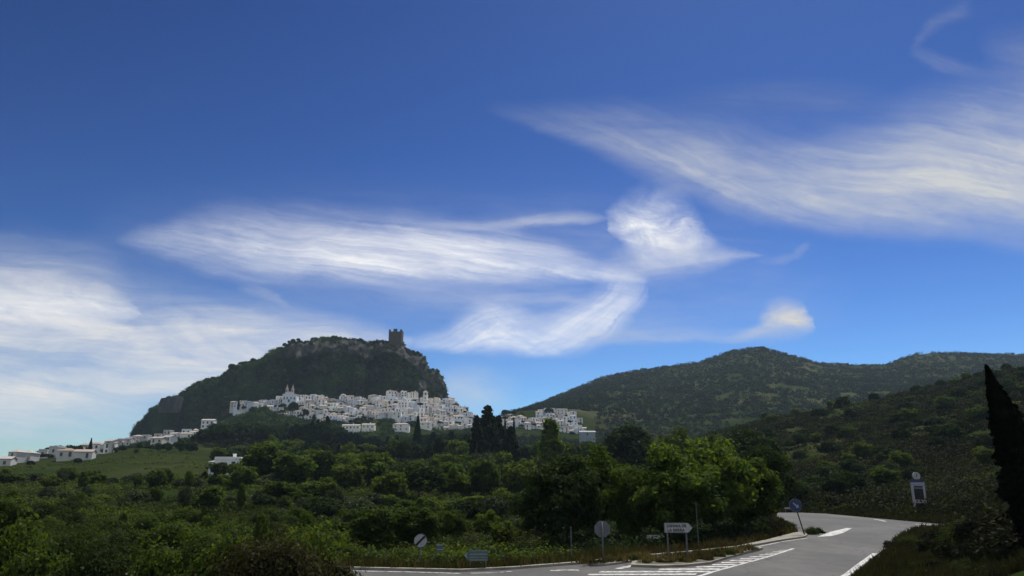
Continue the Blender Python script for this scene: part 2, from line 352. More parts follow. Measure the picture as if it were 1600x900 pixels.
# ------------------------------------------------------------------ leaves
def quads(P, Nn, S, asp=1.6):
    """one little leaf face at each point"""
    n = len(P); Nn = Nn / (np.linalg.norm(Nn, axis=1, keepdims=True) + 1e-9)
    T = np.cross(Nn, R_.normal(size=(n, 3))); T /= (np.linalg.norm(T, axis=1, keepdims=True) + 1e-9)
    B = np.cross(Nn, T); S = np.broadcast_to(np.asarray(S, float), (n,))[:, None] * R_.uniform(.65, 1.35, (n, 1)) * .5
    V = np.stack([P - T*S*asp, P - B*S*.8 + T*S*.2, P + T*S*asp, P + B*S*.8 + T*S*.2], 1).reshape(-1, 3)
    return V, np.arange(4 * n).reshape(n, 4)
def ball(n):
    d = R_.normal(size=(n, 3)); d /= np.linalg.norm(d, axis=1, keepdims=True); return d
def clumps(centres, radii, per, size, flat=.75, up=.35):
    Cn = np.repeat(centres, per, 0); r = np.repeat(radii, per)
    d = ball(len(Cn)); rr = R_.uniform(.35, 1.05, len(Cn)) ** .6 * np.where(R_.uniform(0, 1, len(Cn)) < .3, R_.uniform(1, 1.75, len(Cn)), 1)
    P = Cn + d * (rr * r)[:, None] * np.array([1, 1, flat])
    Nn = d + R_.normal(size=d.shape) * .55 + np.array([0, 0, up])
    return P, Nn
def skeleton(Ht, r0, tips, base=.0):
    b = MB(); z = Ht
    bend = [Vector((0, 0, -.4)), Vector((r0*.5, r0*.3, Ht*.35)), Vector((-r0*.4, r0*.5, Ht*.7)), Vector((0, 0, Ht))]
    rs = [r0*1.25, r0, r0*.8, r0*.55]
    for i in range(3): b.tube(bend[i], bend[i+1], rs[i], rs[i+1], 7)
    for t in tips:
        t = Vector(t); s = Vector((0, 0, min(Ht * rnd.uniform(.55, 1), t.z * .75)))
        m = s.lerp(t, .5) + Vector((rnd.uniform(-.3,.3), rnd.uniform(-.3,.3), rnd.uniform(0,.5))) * (t - s).length * .2
        b.tube(s, m, r0*.42, r0*.25, 5); b.tube(m, t, r0*.25, r0*.08, 5)
    return b
PROTO = {}
def proto(key, kind, Hh, W, n, leaf, mat, seed):
    """a tree: trunk with limbs and a crown of leaf clumps; real size Hh x W metres"""
    global R_; R_ = np.random.default_rng(seed); rnd.seed(seed)
    if kind == 'broad':
        nc = 70; d = ball(nc); rr = R_.uniform(.3, 1, nc) ** .5
        hc = Hh * .58; Cn = d * rr[:, None] * np.array([W*.42, W*.42, Hh*.36]) + [0, 0, hc]
        Cn += R_.normal(size=Cn.shape) * W * .05; Cn[:, 2] = np.maximum(Cn[:, 2], Hh * .18)
        rad = R_.uniform(.07, .155, nc) * W; tips = Cn[:12]; th = Hh * .45
        P, Nn = clumps(Cn, rad, n // nc, leaf)
    elif kind == 'round':
        nc = 48; d = ball(nc); d[:, 2] = np.abs(d[:, 2]) * 1.1 - .25
        Cn = d * np.array([W*.4, W*.4, Hh*.38]) + [0, 0, Hh*.5]; rad = R_.uniform(.09, .17, nc) * W; tips = Cn[:9]; th = Hh*.35
        P, Nn = clumps(Cn, rad, n // nc, leaf)
    elif kind == 'pine':
        nc = 110; h = R_.uniform(.1, 1, nc) ** .8; a = R_.uniform(0, 6.283, nc); w = (1 - h) ** .7 * W*.5 * R_.uniform(.3, 1, nc) + .02*W
        Cn = np.stack([np.cos(a)*w, np.sin(a)*w, h*Hh*.96], 1); rad = (.035 + .085*(1-h)) * W; tips = Cn[:12]; th = Hh*.85
        P, Nn = clumps(Cn, rad, n // nc, leaf, .8)
    elif kind == 'cone':
        nc = 60; h = R_.uniform(.05, 1, nc); a = R_.uniform(0, 6.283, nc); w = np.minimum(1, (1-h)*1.25+.05) * W*.38 * R_.uniform(.4, 1, nc)
        Cn = np.stack([np.cos(a)*w, np.sin(a)*w, h*Hh*.94], 1); rad = (.09 + .09*(1-h)) * W; tips = Cn[:8]; th = Hh*.7
        P, Nn = clumps(Cn, rad, n // nc, leaf)
    elif kind == 'column':
        h = R_.uniform(.01, 1, n); a = R_.uniform(0, 6.283, n)
        prof = np.interp(h, [0, .06, .3, .6, .85, 1], [.35, .85, 1, .66, .28, .01]) * W * .5
        prof = prof * (1 + .5*vnoise(a*2.2, h*26, 1, 3) + .5*vnoise(a*5, h*60, 1, 4)) * R_.uniform(.5, 1.12, n) ** .5
        P = np.stack([np.cos(a)*prof, np.sin(a)*prof, h*Hh], 1); Nn = np.stack([np.cos(a), np.sin(a), np.full(n, .3)], 1) + R_.normal(size=(n,3))*.4
        tips = []; th = Hh*.9
    else:  # shrub
        nc = 22; d = ball(nc); d[:, 2] = np.abs(d[:, 2])
        Cn = d * np.array([W*.38, W*.38, Hh*.55]) * R_.uniform(.5, 1, (nc, 1)) + [0, 0, Hh*.2]; rad = R_.uniform(.13, .22, nc) * W; tips = Cn[:6]; th = Hh*.3
        P, Nn = clumps(Cn, rad, n // nc, leaf, .8)
    V, Fc = quads(P, Nn, leaf); V[:, 2] = np.maximum(V[:, 2], -.1)
    crown = mesh_np('crown', V, Fc, M[mat])
    tb = skeleton(th, max(.05, Hh * .022), tips)
    tm = bpy.data.meshes.new('trunk'); tm.from_pydata(tb.v, [], tb.f); tm.materials.append(M['bark'])
    PROTO[key] = (tm, crown, Hh, W)
def put_tree(key, x, y, h, w, name, label, cat='tree', group=None, lean=(0, 0), z=None):
    tm, cm, Hh, W = PROTO[key]
    z = tz(x, y) if z is None else z
    t = thing(name, label, cat, (x, y, z - .15), rnd.uniform(0, 6.28), group)
    t.scale = (w / W, w / W, h / Hh); t.rotation_euler.x, t.rotation_euler.y = lean
    link('trunk' if cat != 'shrub' else 'stem', tm, t); link('crown' if cat != 'shrub' else 'foliage', cm, t)
    return t
for i in range(3):
    proto('nb%d' % i, 'broad', 9, 8, 15000, .26, 'green' if i else 'bright', 30 + i)
    proto('mb%d' % i, 'broad', 8, 8, 6500, .42, 'bright', 40 + i)
    proto('mg%d' % i, 'broad', 8, 8, 6000, .42, 'green', 45 + i)
    proto('md%d' % i, 'round', 8, 8, 6000, .42, 'darkleaf', 50 + i)
    proto('fd%d' % i, 'round', 10, 11, 2200, .9, 'darkleaf', 55 + i)
    proto('fg%d' % i, 'broad', 10, 11, 2200, .9, 'green', 58 + i)
    proto('fp%d' % i, 'pine', 14, 9, 2600, .8, 'pine', 60 + i)
    proto('ol%d' % i, 'round', 4.5, 5.5, 2600, .34, 'olive', 65 + i)
    proto('sh%d' % i, 'shrub', 2.2, 3, 8000, .09, 'scrub', 70 + i)
    proto('sg%d' % i, 'shrub', 2.2, 3, 8000, .10, 'green', 75 + i)
    proto('sd%d' % i, 'shrub', 2.2, 3, 2200, .18, 'scrubdark', 80 + i)
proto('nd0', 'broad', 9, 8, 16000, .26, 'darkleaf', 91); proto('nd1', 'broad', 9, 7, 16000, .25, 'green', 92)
proto('pi0', 'pine', 20, 11, 14000, .42, 'pine', 95); proto('pi1', 'pine', 20, 10, 14000, .42, 'pine', 96)
proto('co0', 'cone', 14, 9, 9000, .5, 'bright', 97)
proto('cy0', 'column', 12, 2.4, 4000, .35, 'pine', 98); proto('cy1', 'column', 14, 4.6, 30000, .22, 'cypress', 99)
proto('ru0', 'shrub', 2.4, 3, 16000, .07, 'reddish', 100)
rnd.seed(5); R_ = np.random.default_rng(5)

ORD = ['first','second','third','fourth','fifth','sixth','seventh','eighth','ninth','tenth','eleventh','twelfth','thirteenth','fourteenth','fifteenth','sixteenth','seventeenth','eighteenth','nineteenth','twentieth']
def ordn(k):
    if k < 20: return ORD[k]
    tens = {2:'twenty',3:'thirty',4:'forty',5:'fifty',6:'sixty',7:'seventy',8:'eighty',9:'ninety'}
    n = k + 1
    if n % 10 == 0: return {20:'twentieth',30:'thirtieth',40:'fortieth',50:'fiftieth',60:'sixtieth',70:'seventieth',80:'eightieth',90:'ninetieth'}[n]
    return tens[n // 10] + '-' + ORD[n % 10 - 1]
def tree_px(key, px, top, wpx, Y, name, label, cat='tree', group=None, extra=0, lean=(0,0)):
    """stand a tree on the terrain at distance Y so tall that its top reaches the given height"""
    a, _ = ray(px, 720); x = a * Y; z = tz(x, Y); ztop = H + ray(px, top)[1] * Y
    h = max(ztop - z, 1.2); w = wpx * px_scale(Y)
    return put_tree(key, x, Y, h, w, name, label, cat, group, lean)
# hero trees near the junction and in the middle distance
G1 = 'broadleaf trees behind the road signs'
hero = [
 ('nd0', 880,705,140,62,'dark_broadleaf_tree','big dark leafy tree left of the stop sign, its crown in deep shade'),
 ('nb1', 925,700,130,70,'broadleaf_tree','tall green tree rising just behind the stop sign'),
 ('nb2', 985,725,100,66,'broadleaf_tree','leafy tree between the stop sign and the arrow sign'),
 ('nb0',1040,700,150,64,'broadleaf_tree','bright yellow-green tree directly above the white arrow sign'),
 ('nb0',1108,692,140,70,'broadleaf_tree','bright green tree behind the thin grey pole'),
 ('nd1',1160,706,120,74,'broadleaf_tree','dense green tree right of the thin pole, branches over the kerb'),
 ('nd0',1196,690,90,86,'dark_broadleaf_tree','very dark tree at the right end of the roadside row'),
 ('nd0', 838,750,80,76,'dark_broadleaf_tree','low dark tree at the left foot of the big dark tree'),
 ('md0',1170,660,100,170,'round_tree','round green tree rising above the right end of the roadside trees'),
 ('md1', 985,655,95,230,'round_tree','wide dark round tree right of the grey shed'),
 ('mg0',1050,668,80,210,'broadleaf_tree','green tree top between the dark round tree and the right-hand one'),
 ('mg1',1110,672,70,200,'broadleaf_tree','green tree top showing over the bright roadside trees'),
 ('co0', 860,652,80,240,'conical_tree','light green cone-shaped tree in front of the right-hand white houses'),
 ('pi0', 761,628,62,300,'pine_tree','tallest dark pine, standing right of the village against the sky'),
 ('pi1', 744,646,44,290,'pine_tree','dark pine touching the left side of the tallest pine'),
 ('pi1', 779,646,46,310,'pine_tree','dark pine touching the right side of the tallest pine'),
 ('pi0', 797,662,44,280,'pine_tree','lower dark pine right of the tall pine group'),
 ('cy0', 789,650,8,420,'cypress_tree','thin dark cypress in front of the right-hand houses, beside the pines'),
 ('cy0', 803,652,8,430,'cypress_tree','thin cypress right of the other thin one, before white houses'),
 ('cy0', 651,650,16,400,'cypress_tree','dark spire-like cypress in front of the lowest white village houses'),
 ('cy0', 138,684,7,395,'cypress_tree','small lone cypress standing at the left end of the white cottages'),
 ('cy0', 322,735,12,215,'cypress_tree','short dark cypress on the left slope below the white villa'),
 ('mb0', 415,690,75,190,'broadleaf_tree','bright round tree just right of the white villa'),
 ('mb1', 462,706,66,180,'broadleaf_tree','bright tree right of the one beside the villa'),
 ('mg2', 505,703,62,200,'broadleaf_tree','mid green tree left of the sunlit yellow-green crown'),
 ('mb2', 588,707,76,185,'broadleaf_tree','sunlit yellow-green crown in the middle of the wood'),
 ('mg0', 545,718,60,170,'broadleaf_tree','green tree touching the left of the sunlit yellow-green crown'),
 ('md2', 655,718,88,150,'round_tree','large dark round tree above the round end-of-limit sign'),
 ('mb0', 705,722,60,165,'broadleaf_tree','light green tree right of the large dark round tree'),
 ('mb1', 757,714,55,170,'broadleaf_tree','bright green tree below the tall pine group'),
 ('mg1', 812,716,66,160,'broadleaf_tree','green tree right below the pine group'),
 ('mg2', 612,735,60,140,'broadleaf_tree','green tree in front of the sunlit yellow-green crown'),
 ('ol0', 620,722,50,150,'olive_tree','grey-green olive tree left of the large dark round tree'),
 ('mg0', 500,745,66,130,'broadleaf_tree','green tree in the left middle of the wood'),
 ('mg1', 440,748,58,135,'broadleaf_tree','green tree in front of the two bright ones right of the villa'),
 ('mb2', 385,728,46,160,'broadleaf_tree','small bright tree hiding the foot of the white villa'),
 ('md0', 508,772,60,110,'round_tree','dark bushy tree above the left grassy clearing'),
 ('ol1', 568,775,52,105,'olive_tree','grey-green olive tree right of the dark bushy tree'),
 ('mg2', 590,790,75,64,'broadleaf_tree','low tree with dark stems left of the round slashed sign'),
 ('nd1', 655,785,80,66,'broadleaf_tree','green tree standing right behind the round slashed sign'),
 ('md1', 725,775,62,95,'round_tree','dark round bush-like tree above the teal arrow sign'),
 ('ol2', 770,768,50,110,'olive_tree','pale olive tree right above the teal arrow sign'),
 ('mg0', 792,762,52,115,'broadleaf_tree','slim green tree left of the low dark tree by the road'),
 ('mg1', 700,800,46,80,'broadleaf_tree','small green tree between the slashed sign and the teal sign'),
]
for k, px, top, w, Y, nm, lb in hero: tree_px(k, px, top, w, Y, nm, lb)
# far pine belt under the village
beltx = []; px = 312
while px < 735: beltx.append(px); px += rnd.uniform(5.5, 9)
topc = lambda p: np.interp(p, [310,335,380,420,460,485,505,530,560,600,650,700,740], [674,656,654,658,664,655,650,662,681,681,679,672,664])
for i, p in enumerate(beltx):
    dark = p < 440
    k = ('fd%d' if dark or rnd.random() < .4 else 'fp%d') % rnd.randrange(3)
    top = topc(p) + rnd.uniform(-2, 9)
    look = rnd.choice(['dark', 'deep green', 'shadowy'])
    tree_px(k, p, top, rnd.uniform(26, 42) if k[1] == 'd' else rnd.uniform(18, 28), rnd.uniform(500, 590), 'pine_tree' if k[1] == 'p' else 'dark_oak_tree',
            '%s tree, %s from the left in the far belt right below the village' % (look, ordn(i)), 'tree', 'trees in the dark belt below the village')
# second belt
px = 340; i = 0
while px < 960:
    k = rnd.choice(['fd0','fd1','fd2','fg0','fg1','fg2','fp0','fp1'])
    tree_px(k, px, np.interp(px, [340,400,450,600,700,740,820,900,960], [700,690,685,690,688,686,692,690,690]) + rnd.uniform(-6, 8), rnd.uniform(26, 42), rnd.uniform(330, 430),
            'pine_tree' if k[1] == 'p' else 'broadleaf_tree', '%s tree, %s from the left in the second belt below the far dark belt' % (rnd.choice(['green','dusky green','full']), ordn(i)), 'tree', 'trees in the second belt')
    px += rnd.uniform(12, 19); i += 1
# third, fourth belt: fill of the wood
for rowi, (Y0, Y1, p0, p1, tops, stp, nm_) in enumerate([
    (230, 290, 380, 985, ([380,500,700,900,985], [712,708,712,712,700]), 20, 'third'),
    (170, 220, 400, 870, ([400,600,870], [736,740,742]), 23, 'fourth'),
    (105, 145, 420, 850, ([420,600,850], [768,772,775]), 27, 'fifth')]):
    px = p0; i = 0
    while px < p1:
        k = rnd.choice(['mb0','mb1','mb2','mb0','mg0','mg1','mg2','md1','ol0','ol1','mg0','mb2'])
        tree_px(k, px, np.interp(px, *tops) + rnd.uniform(-9, 12), rnd.uniform(30, 58), rnd.uniform(Y0, Y1),
                {'m':'broadleaf_tree','o':'olive_tree'}[k[0]], '%s tree, %s from the left in the %s belt of the wood' % ({'mb':'bright green','mg':'green','md':'dark green','ol':'grey-green'}[k[:2]], ordn(i), nm_), 'tree', 'trees of the wood')
        px += rnd.uniform(.7, 1.3) * stp; i += 1
px = 535; i = 0
while px < 862:
    k = rnd.choice(['mb0','mb1','mg0','mg1','mg2','md1','ol2','nd1','nb2'])
    tree_px(k, px, 803 + rnd.uniform(-12, 10), rnd.uniform(34, 52), rnd.uniform(66, 92), 'olive_tree' if k[0] == 'o' else 'broadleaf_tree',
            '%s small tree, %s from the left in the lowest belt of the wood' % ({'mb':'bright green','mg':'green','md':'dark green','ol':'grey-green','nd':'green','nb':'mid green'}[k[:2]], ordn(i)), 'tree', 'trees of the wood')
    px += rnd.uniform(20, 34); i += 1
tree_px('mg1', 345, 719, 32, 215, 'broadleaf_tree', 'small green tree hiding the left part of the white flat villa')
tree_px('mb1', 371, 722, 28, 212, 'broadleaf_tree', 'small bright tree in front of the middle of the white flat villa')
tree_px('nb2', 30, 772, 74, 52, 'broadleaf_tree', 'bushy tree at the far left edge of the view in the foreground')
# left slope: olives and small round trees below the field
spots = [(p + rnd.uniform(-7, 7), 736 + rnd.uniform(-9, 12)) for p in range(10, 400, 17)] + [(p + rnd.uniform(-14, 14), 762 + rnd.uniform(-10, 16)) for p in range(25, 520, 26)]
spots.sort()
for i, (p, top) in enumerate(spots):
    k = rnd.choice(['mg0','mg1','md0','md1','mb0','ol0','ol1','ol2','mg2'])
    Y = rnd.uniform(155, 190) if top < 750 else rnd.uniform(108, 130)
    tree_px(k, p, top, rnd.choice([rnd.uniform(14, 24), rnd.uniform(26, 48)]), Y, 'olive_tree' if k[0] == 'o' else 'small_round_tree',
            '%s tree on the left slope below the cottages, %s from the left edge' % ({'mg':'green','md':'dark green','mb':'bright green','ol':'grey-green'}[k[:2]], ordn(i)), 'tree', 'trees on the left slope')
# trees round the left cottages
for i, (p, top, w) in enumerate([(28,806,20),(78,812,16),(118,800,18),(165,815,22),(205,797,15),(248,806,24),(292,812,18),(335,800,22),(372,812,20),(418,800,24),(452,815,20),(486,798,26),(515,812,22),(560,822,20)]):
    tree_px('mb%d' % (i % 3), p, top, w, rnd.uniform(60, 84), 'sapling', 'pale green sapling in the scrub on the left slope, %s from the left edge' % ordn(i), 'tree', 'saplings in the scrub on the left slope')
for i, (p, top, w, Y, k) in enumerate([(64,702,20,450,'fd0'),(76,697,24,455,'fd1'),(92,694,26,460,'fd2'),(108,693,26,460,'fd0'),(124,694,24,465,'fd1'),(72,708,20,410,'fd2'),(215,690,14,470,'fg0'),(232,694,16,430,'fd1'),(258,690,18,430,'fd2'),(280,686,20,440,'fg1'),(189,694,12,430,'fd0'),(297,688,20,420,'fd0'),(8,719,14,400,'fd1'),(45,716,12,400,'fd1')]):
    tree_px(k, p, top, w, Y, 'dark_round_tree', 'dark tree among the left cottages, %s from the left there' % ordn(i), 'tree', 'trees among the left cottages')
# big cypress at the right edge
a_, _ = ray(1634, 800)
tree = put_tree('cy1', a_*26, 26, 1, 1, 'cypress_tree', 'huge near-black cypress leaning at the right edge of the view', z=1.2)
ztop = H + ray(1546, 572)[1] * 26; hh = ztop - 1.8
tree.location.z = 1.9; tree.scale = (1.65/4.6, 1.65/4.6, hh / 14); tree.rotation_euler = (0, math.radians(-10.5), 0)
# trees and shrubs on the right-hand near hill
i = 0
spots = []
for q in range(98):
    Y = rnd.uniform(130, 440); p = rnd.uniform(1180, 1640); spots.append((p, Y))
spots.sort()
for i, (p, Y) in enumerate(spots):
    a, _ = ray(p, 700); x = a * Y; k = rnd.choice(['md0','md1','md2','mg0','fd0','fd1','ol1','mg2'])
    h = rnd.uniform(2.6, 5.0) * (1 + Y/1500); put_tree(k, x, Y, h, h * rnd.uniform(.9, 1.3), 'evergreen_oak' if k[0] != 'o' else 'olive_tree',
        '%s tree on the dark scrubby hill at right, %s from its left end' % ({'md':'dark','mg':'green','fd':'dusky','ol':'grey-green','mb':'yellowish'}[k[:2]], ordn(i)), 'tree', 'small trees on the dark right-hand hill')

for i, (p, Y, h_) in enumerate([(1232,140,3),(1246,134,2.6),(1258,146,3.4),(1272,138,2.8),(1290,142,3),(1306,136,2.4),(1212,150,3.2),(1345,139,2.5)]):
    a, _ = ray(p, 750); put_tree('ol%d' % (i % 3), a*Y, Y, h_, h_*1.2, 'olive_tree', 'pale grey-green bush above the road bend, %s of its row' % ordn(i), 'tree', 'pale bushes above the road bend')
# shrubs one can tell apart
shr = []
for q in range(58):
    p = rnd.uniform(-20, 520); py = rnd.uniform(790, 888); shr.append((p, py))
shr.sort()
for i, (p, py) in enumerate(shr):
    Y = float(np.interp(py, [770,800,850,890], [140,95,58,42])) ; a, _ = ray(p, 850); x = a * Y
    k = rnd.choice(['sh0','sh1','sh2','sg0','sg1','sg2']); s = rnd.uniform(.7, 1.4)
    put_tree(k, x, Y, 2.0*s, 3.0*s, 'shrub', '%s shrub on the left foreground slope, %s from the left edge' % ('green' if k[1] == 'g' else 'olive-brown', ordn(i)), 'shrub', 'shrubs on the left foreground slope')
for i, (p, Y, s, k) in enumerate([(395,24,1.05,'ru0'),(440,23,1.15,'ru0'),(478,25,1.05,'sg1'),(505,24.5,.9,'ru0'),(350,25,1.0,'sg0'),(300,26,.85,'sh1'),(240,25,.8,'sg2'),(150,26,.8,'sh0'),(60,26,.9,'sg0'),(10,28,1.1,'sg1')]):
    a, _ = ray(p, 880); put_tree(k, a*Y, Y, 3.3*s, 3.0*s, 'shrub', '%s shrub at the bottom edge, %s from the left there' % ('russet' if k == 'ru0' else 'green', ordn(i)), 'shrub', 'shrubs along the bottom edge')
for i, (p, Y, h_) in enumerate([(1425,58,1.2),(1448,52,1.5),(1466,60,1.7),(1480,46,1.4),(1502,54,2.2),(1520,43,1.8),(1538,50,2.6),(1555,40,2.0),(1500,38,1.1),(1455,42,.9),(1580,44,2.8),(1598,38,2.2),(1430,44,.7)]):
    a, _ = ray(p, 850); put_tree('s%s%d' % ('dh'[i % 4 == 0], i % 3), a*Y, Y, h_, h_*1.5, 'verge_bush', 'dark bush on the right-hand verge, %s of those towards the leaning cypress' % ordn(i), 'shrub', 'dark bushes on the right-hand verge')
for i, (p, py, s) in enumerate([(1010,884,.25),(1035,883,.3),(1065,882,.28),(1085,881,.22),(1105,878,.36),(1120,873,.4),(1140,870,.34),(1160,862,.22),(1128,866,.3),(990,878,.28),(975,876,.34)]):
    x, Y = ground_hit(p, py); put_tree('ru0' if i % 3 == 1 else 'sh%d' % (i % 3), x, Y, 2.4*s, 2.8*s, 'weed_clump', 'weedy clump on the traffic island, %s from the arrow sign outwards' % ordn(i), 'shrub', 'weed clumps on the traffic island')
for i, (p, py, s) in enumerate([(1268,835,.45),(1280,833,.4),(1225,822,.5),(1235,826,.45),(1215,830,.5),(1195,838,.5),(1404,846,.35),(1392,856,.4),(1414,838,.35)]):
    x, Y = ground_hit(p, py); put_tree(['sh0','sd1','sh2'][i % 3], x, Y, 2.2*s, 3.2*s, 'shrub', 'low shrub by the road bend, %s of those near the tilted blue sign' % ordn(i) if i < 6 else 'low shrub spilling over the right road edge, %s going away' % ordn(i-6), 'shrub', 'low shrubs at the road edge')

# ------------------------------------------------------------------ ground cover nobody could count
def scatter(name, mat, X, Y, rad, per, leaf, kind='stuff', flat=.7, Z=None, lift=.15):
    Z = terrain(X, Y) if Z is None else Z
    Cn = np.stack([X, Y, Z + rad * lift], 1)
    P, Nn = clumps(Cn, rad, per, leaf, flat, .5)
    V, Fc = quads(P, Nn, np.repeat(leaf if np.ndim(leaf) else np.full(len(X), leaf), per))
    return tag(link(name, mesh_np(name, V, Fc, M[mat])), kind=kind)
def polar(n, p0, p1, Y0, Y1, pw=1.0):
    p = R_.uniform(p0, p1, n); Y = (R_.uniform(Y0**pw, Y1**pw, n)) ** (1/pw); a = (p - 800) / 1247.0
    return a * Y, Y
# low scrub on the left slope and under the wood
for mat, n, sd, cut in (('scrub', 6500, 7, .04), ('green', 5200, 17, .10), ('olive', 1500, 27, .12), ('darkleaf', 3000, 37, .05)):
    X, Y = polar(n, -160, 900, 40, 235, .6); k = (road_dist(X, Y) > 2.5); X, Y = X[k], Y[k]
    k = vnoise(X, Y, 22, sd) + vnoise(X, Y, 6, sd+1)*.5 > cut; X, Y = X[k], Y[k]
    rad = R_.uniform(.2, .95, len(X)) * (1 + Y/300); scatter('undergrowth', mat, X, Y, rad, 60, .10 + Y/900)
X, Y = polar(900, -160, 545, 27, 40, 1); k = (road_dist(X, Y) > .5); X, Y = X[k], Y[k]
scatter('undergrowth', 'scrub', X, Y, R_.uniform(.3, .8, len(X)), 70, .09)
X, Y = polar(900, -100, 420, 235, 420, 1); k = vnoise(X, Y, 40, 71) + .5*vnoise(X, Y, 12, 72) > .12; X, Y = X[k], Y[k]
scatter('undergrowth', 'green', X, Y, R_.uniform(.4, 1.3, len(X)), 40, .4)
X, Y = polar(2600, 860, 1215, 56, 190, .7); k = (road_dist(X, Y) > 3); X, Y = X[k], Y[k]
scatter('undergrowth', 'darkleaf', X, Y, R_.uniform(.6, 1.6, len(X)), 60, .2)
# dark scrub over the near right hill
X, Y = polar(14000, 1120, 1750, 70, 520, .7); k = (road_dist(X, Y) > 4 + 6*R_.uniform(0, 1, len(X))**2) & (vnoise(X, Y, 13, 81) + .7*vnoise(X, Y, 35, 82) > -.14); X, Y = X[k], Y[k]
rad = R_.uniform(.5, 1.5, len(X)) * (1 + Y/400); scatter('hill_scrub', 'scrubdark', X, Y, rad, 52, .12 + Y/750)
X, Y = polar(3600, 1120, 1750, 90, 520, .7); k = (road_dist(X, Y) > 4); X, Y = X[k], Y[k]
k = vnoise(X, Y, 40, 61) > .0; X, Y = X[k], Y[k]
rad = R_.uniform(.5, 1.4, len(X)) * (1 + Y/400); scatter('hill_scrub', 'scrub', X, Y, rad, 52, .12 + Y/750)
X, Y = polar(900, 1385, 1750, 34, 75, .7); k = (road_dist(X, Y) > 1.5); X, Y = X[k], Y[k]
k = vnoise(X, Y, 5, 62) > .0; X, Y = X[k], Y[k]
scatter('hill_scrub', 'scrubdark', X, Y, R_.uniform(.2, .6, len(X)), 60, .08)
# woods and scrub on the far hills
X, Y = polar(17000, 740, 1750, 930, 1740, 1.0)
k = (.6*vnoise(X, Y, 70, 3) + .8*vnoise(X, Y, 18, 4) > -.32); X, Y = X[k], Y[k]
q = (X/Y < ray(935, 700)[0]) & (Y < 985); X, Y = X[~q], Y[~q]
rad = R_.uniform(1.4, 4.6, len(X)) * (.7 + .8*(vnoise(X, Y, 120, 15) + .5)); scatter('hill_woodland', 'farwood', X, Y, rad, 26, 1.4, lift=.4)
X, Y = polar(2600, 735, 1150, 560, 930, 1.0)
q = (Y > 780) & (X/Y < ray(932, 700)[0]); X, Y = X[~q], Y[~q]
rad = R_.uniform(1.5, 3.4, len(X)); scatter('hill_woodland', 'farwood', X, Y, rad, 40, 1.1, lift=.4)
X, Y = polar(2600, 190, 780, 590, 825, 1.0); pp = 800 + 1247*X/Y; q = ~((((pp > 530) & (pp < 591)) | ((pp > 610) & (pp < 679))) & (Y > 700)); X, Y = X[q], Y[q]; rad = R_.uniform(2, 4.2, len(X)); scatter('hill_woodland', 'darkleaf', X, Y, rad, 50, 1.0, lift=.5)
X, Y = polar(700, 300, 760, 600, 825, 1.0); pp = 800 + 1247*X/Y; q = ~((((pp > 530) & (pp < 591)) | ((pp > 610) & (pp < 679))) & (Y > 700)); X, Y = X[q], Y[q]; rad = R_.uniform(2, 4, len(X)); scatter('hill_woodland', 'rockwood', X, Y, rad, 50, 1.0, lift=.6)
# woodland filling the ground between belts
X, Y = polar(2400, 330, 1150, 250, 600, .8); rad = R_.uniform(1.2, 2.8, len(X)); scatter('woodland_understorey', 'darkleaf', X, Y, rad, 44, .75, lift=.5)
# grass
def grass(name, mat, X, Y, hgt, blades, w=.035):
    Z = terrain(X, Y); n = len(X)
    B = np.stack([X, Y, Z], 1).repeat(blades, 0); m = len(B)
    B[:, :2] += R_.normal(size=(m, 2)) * .12
    h = np.repeat(hgt, blades) * R_.uniform(.5, 1.1, m); ang = R_.uniform(0, 6.283, m); d = np.stack([np.cos(ang), np.sin(ang), np.zeros(m)], 1)
    wv = (w * (.5 + B[:, 1]/60))[:, None]
    tip = B + d[:, [1,0,2]] * (h * R_.uniform(.1, .6, m))[:, None] + np.array([0,0,1]) * h[:, None]
    mid = (B + tip) / 2 + np.array([0,0,.08]) * h[:, None]
    V = np.stack([B - d*wv, B + d*wv, mid + d*wv*.7, tip], 1).reshape(-1, 3)
    return tag(link(name, mesh_np(name, V, np.arange(4*m).reshape(m, 4), M[mat])), kind='stuff')
X, Y = polar(26000, -100, 1000, 40, 130, .4); k = road_dist(X, Y) > .5; X, Y = X[k], Y[k]
grass('meadow_grass', 'grass', X, Y, R_.uniform(.2, .6, len(X)), 6)
X, Y = polar(22000, 1180, 1700, 34, 150, .3); k = road_dist(X, Y) > .4; X, Y = X[k], Y[k]
grass('verge_grass', 'verge', X, Y, R_.uniform(.2, .6, len(X)), 6)
X, Y = polar(6000, 1180, 1700, 34, 130, .3); k = road_dist(X, Y) > .4; X, Y = X[k], Y[k]
grass('dry_verge_grass', 'reddish', X, Y, R_.uniform(.3, .7, len(X)), 5)
X, Y = polar(14000, 500, 1260, 40, 110, .4); d_ = road_dist(X, Y); k = (d_ > .3) & (d_ < 5); X, Y = X[k], Y[k]
grass('dry_roadside_grass', 'drygrass', X, Y, R_.uniform(.2, .7, len(X)), 7)
X, Y = [], []
while len(X) < 420:
    p = rnd.choice(ip); t = rnd.random(); X.append(cx + (p[0]-cx)*t*.85); Y.append(cy + (p[1]-cy)*t*.8)
for p, q in [(925,882.5),(960,880.5),(985,877),(1000,875)]:
    g = ground_hit(p, q)
    for _ in range(25): X.append(g[0] + rnd.gauss(0, .4)); Y.append(g[1] + rnd.gauss(0, .4))
X, Y = np.array(X), np.array(Y)
_t = terrain; terrain = lambda x, y: np.where(np.asarray(y) < 42, 0, .03*(np.asarray(y) - 42)) + .13
grass('island_grass', 'drygrass', X, Y, R_.uniform(.15, .45, len(X)), 9); terrain = _t

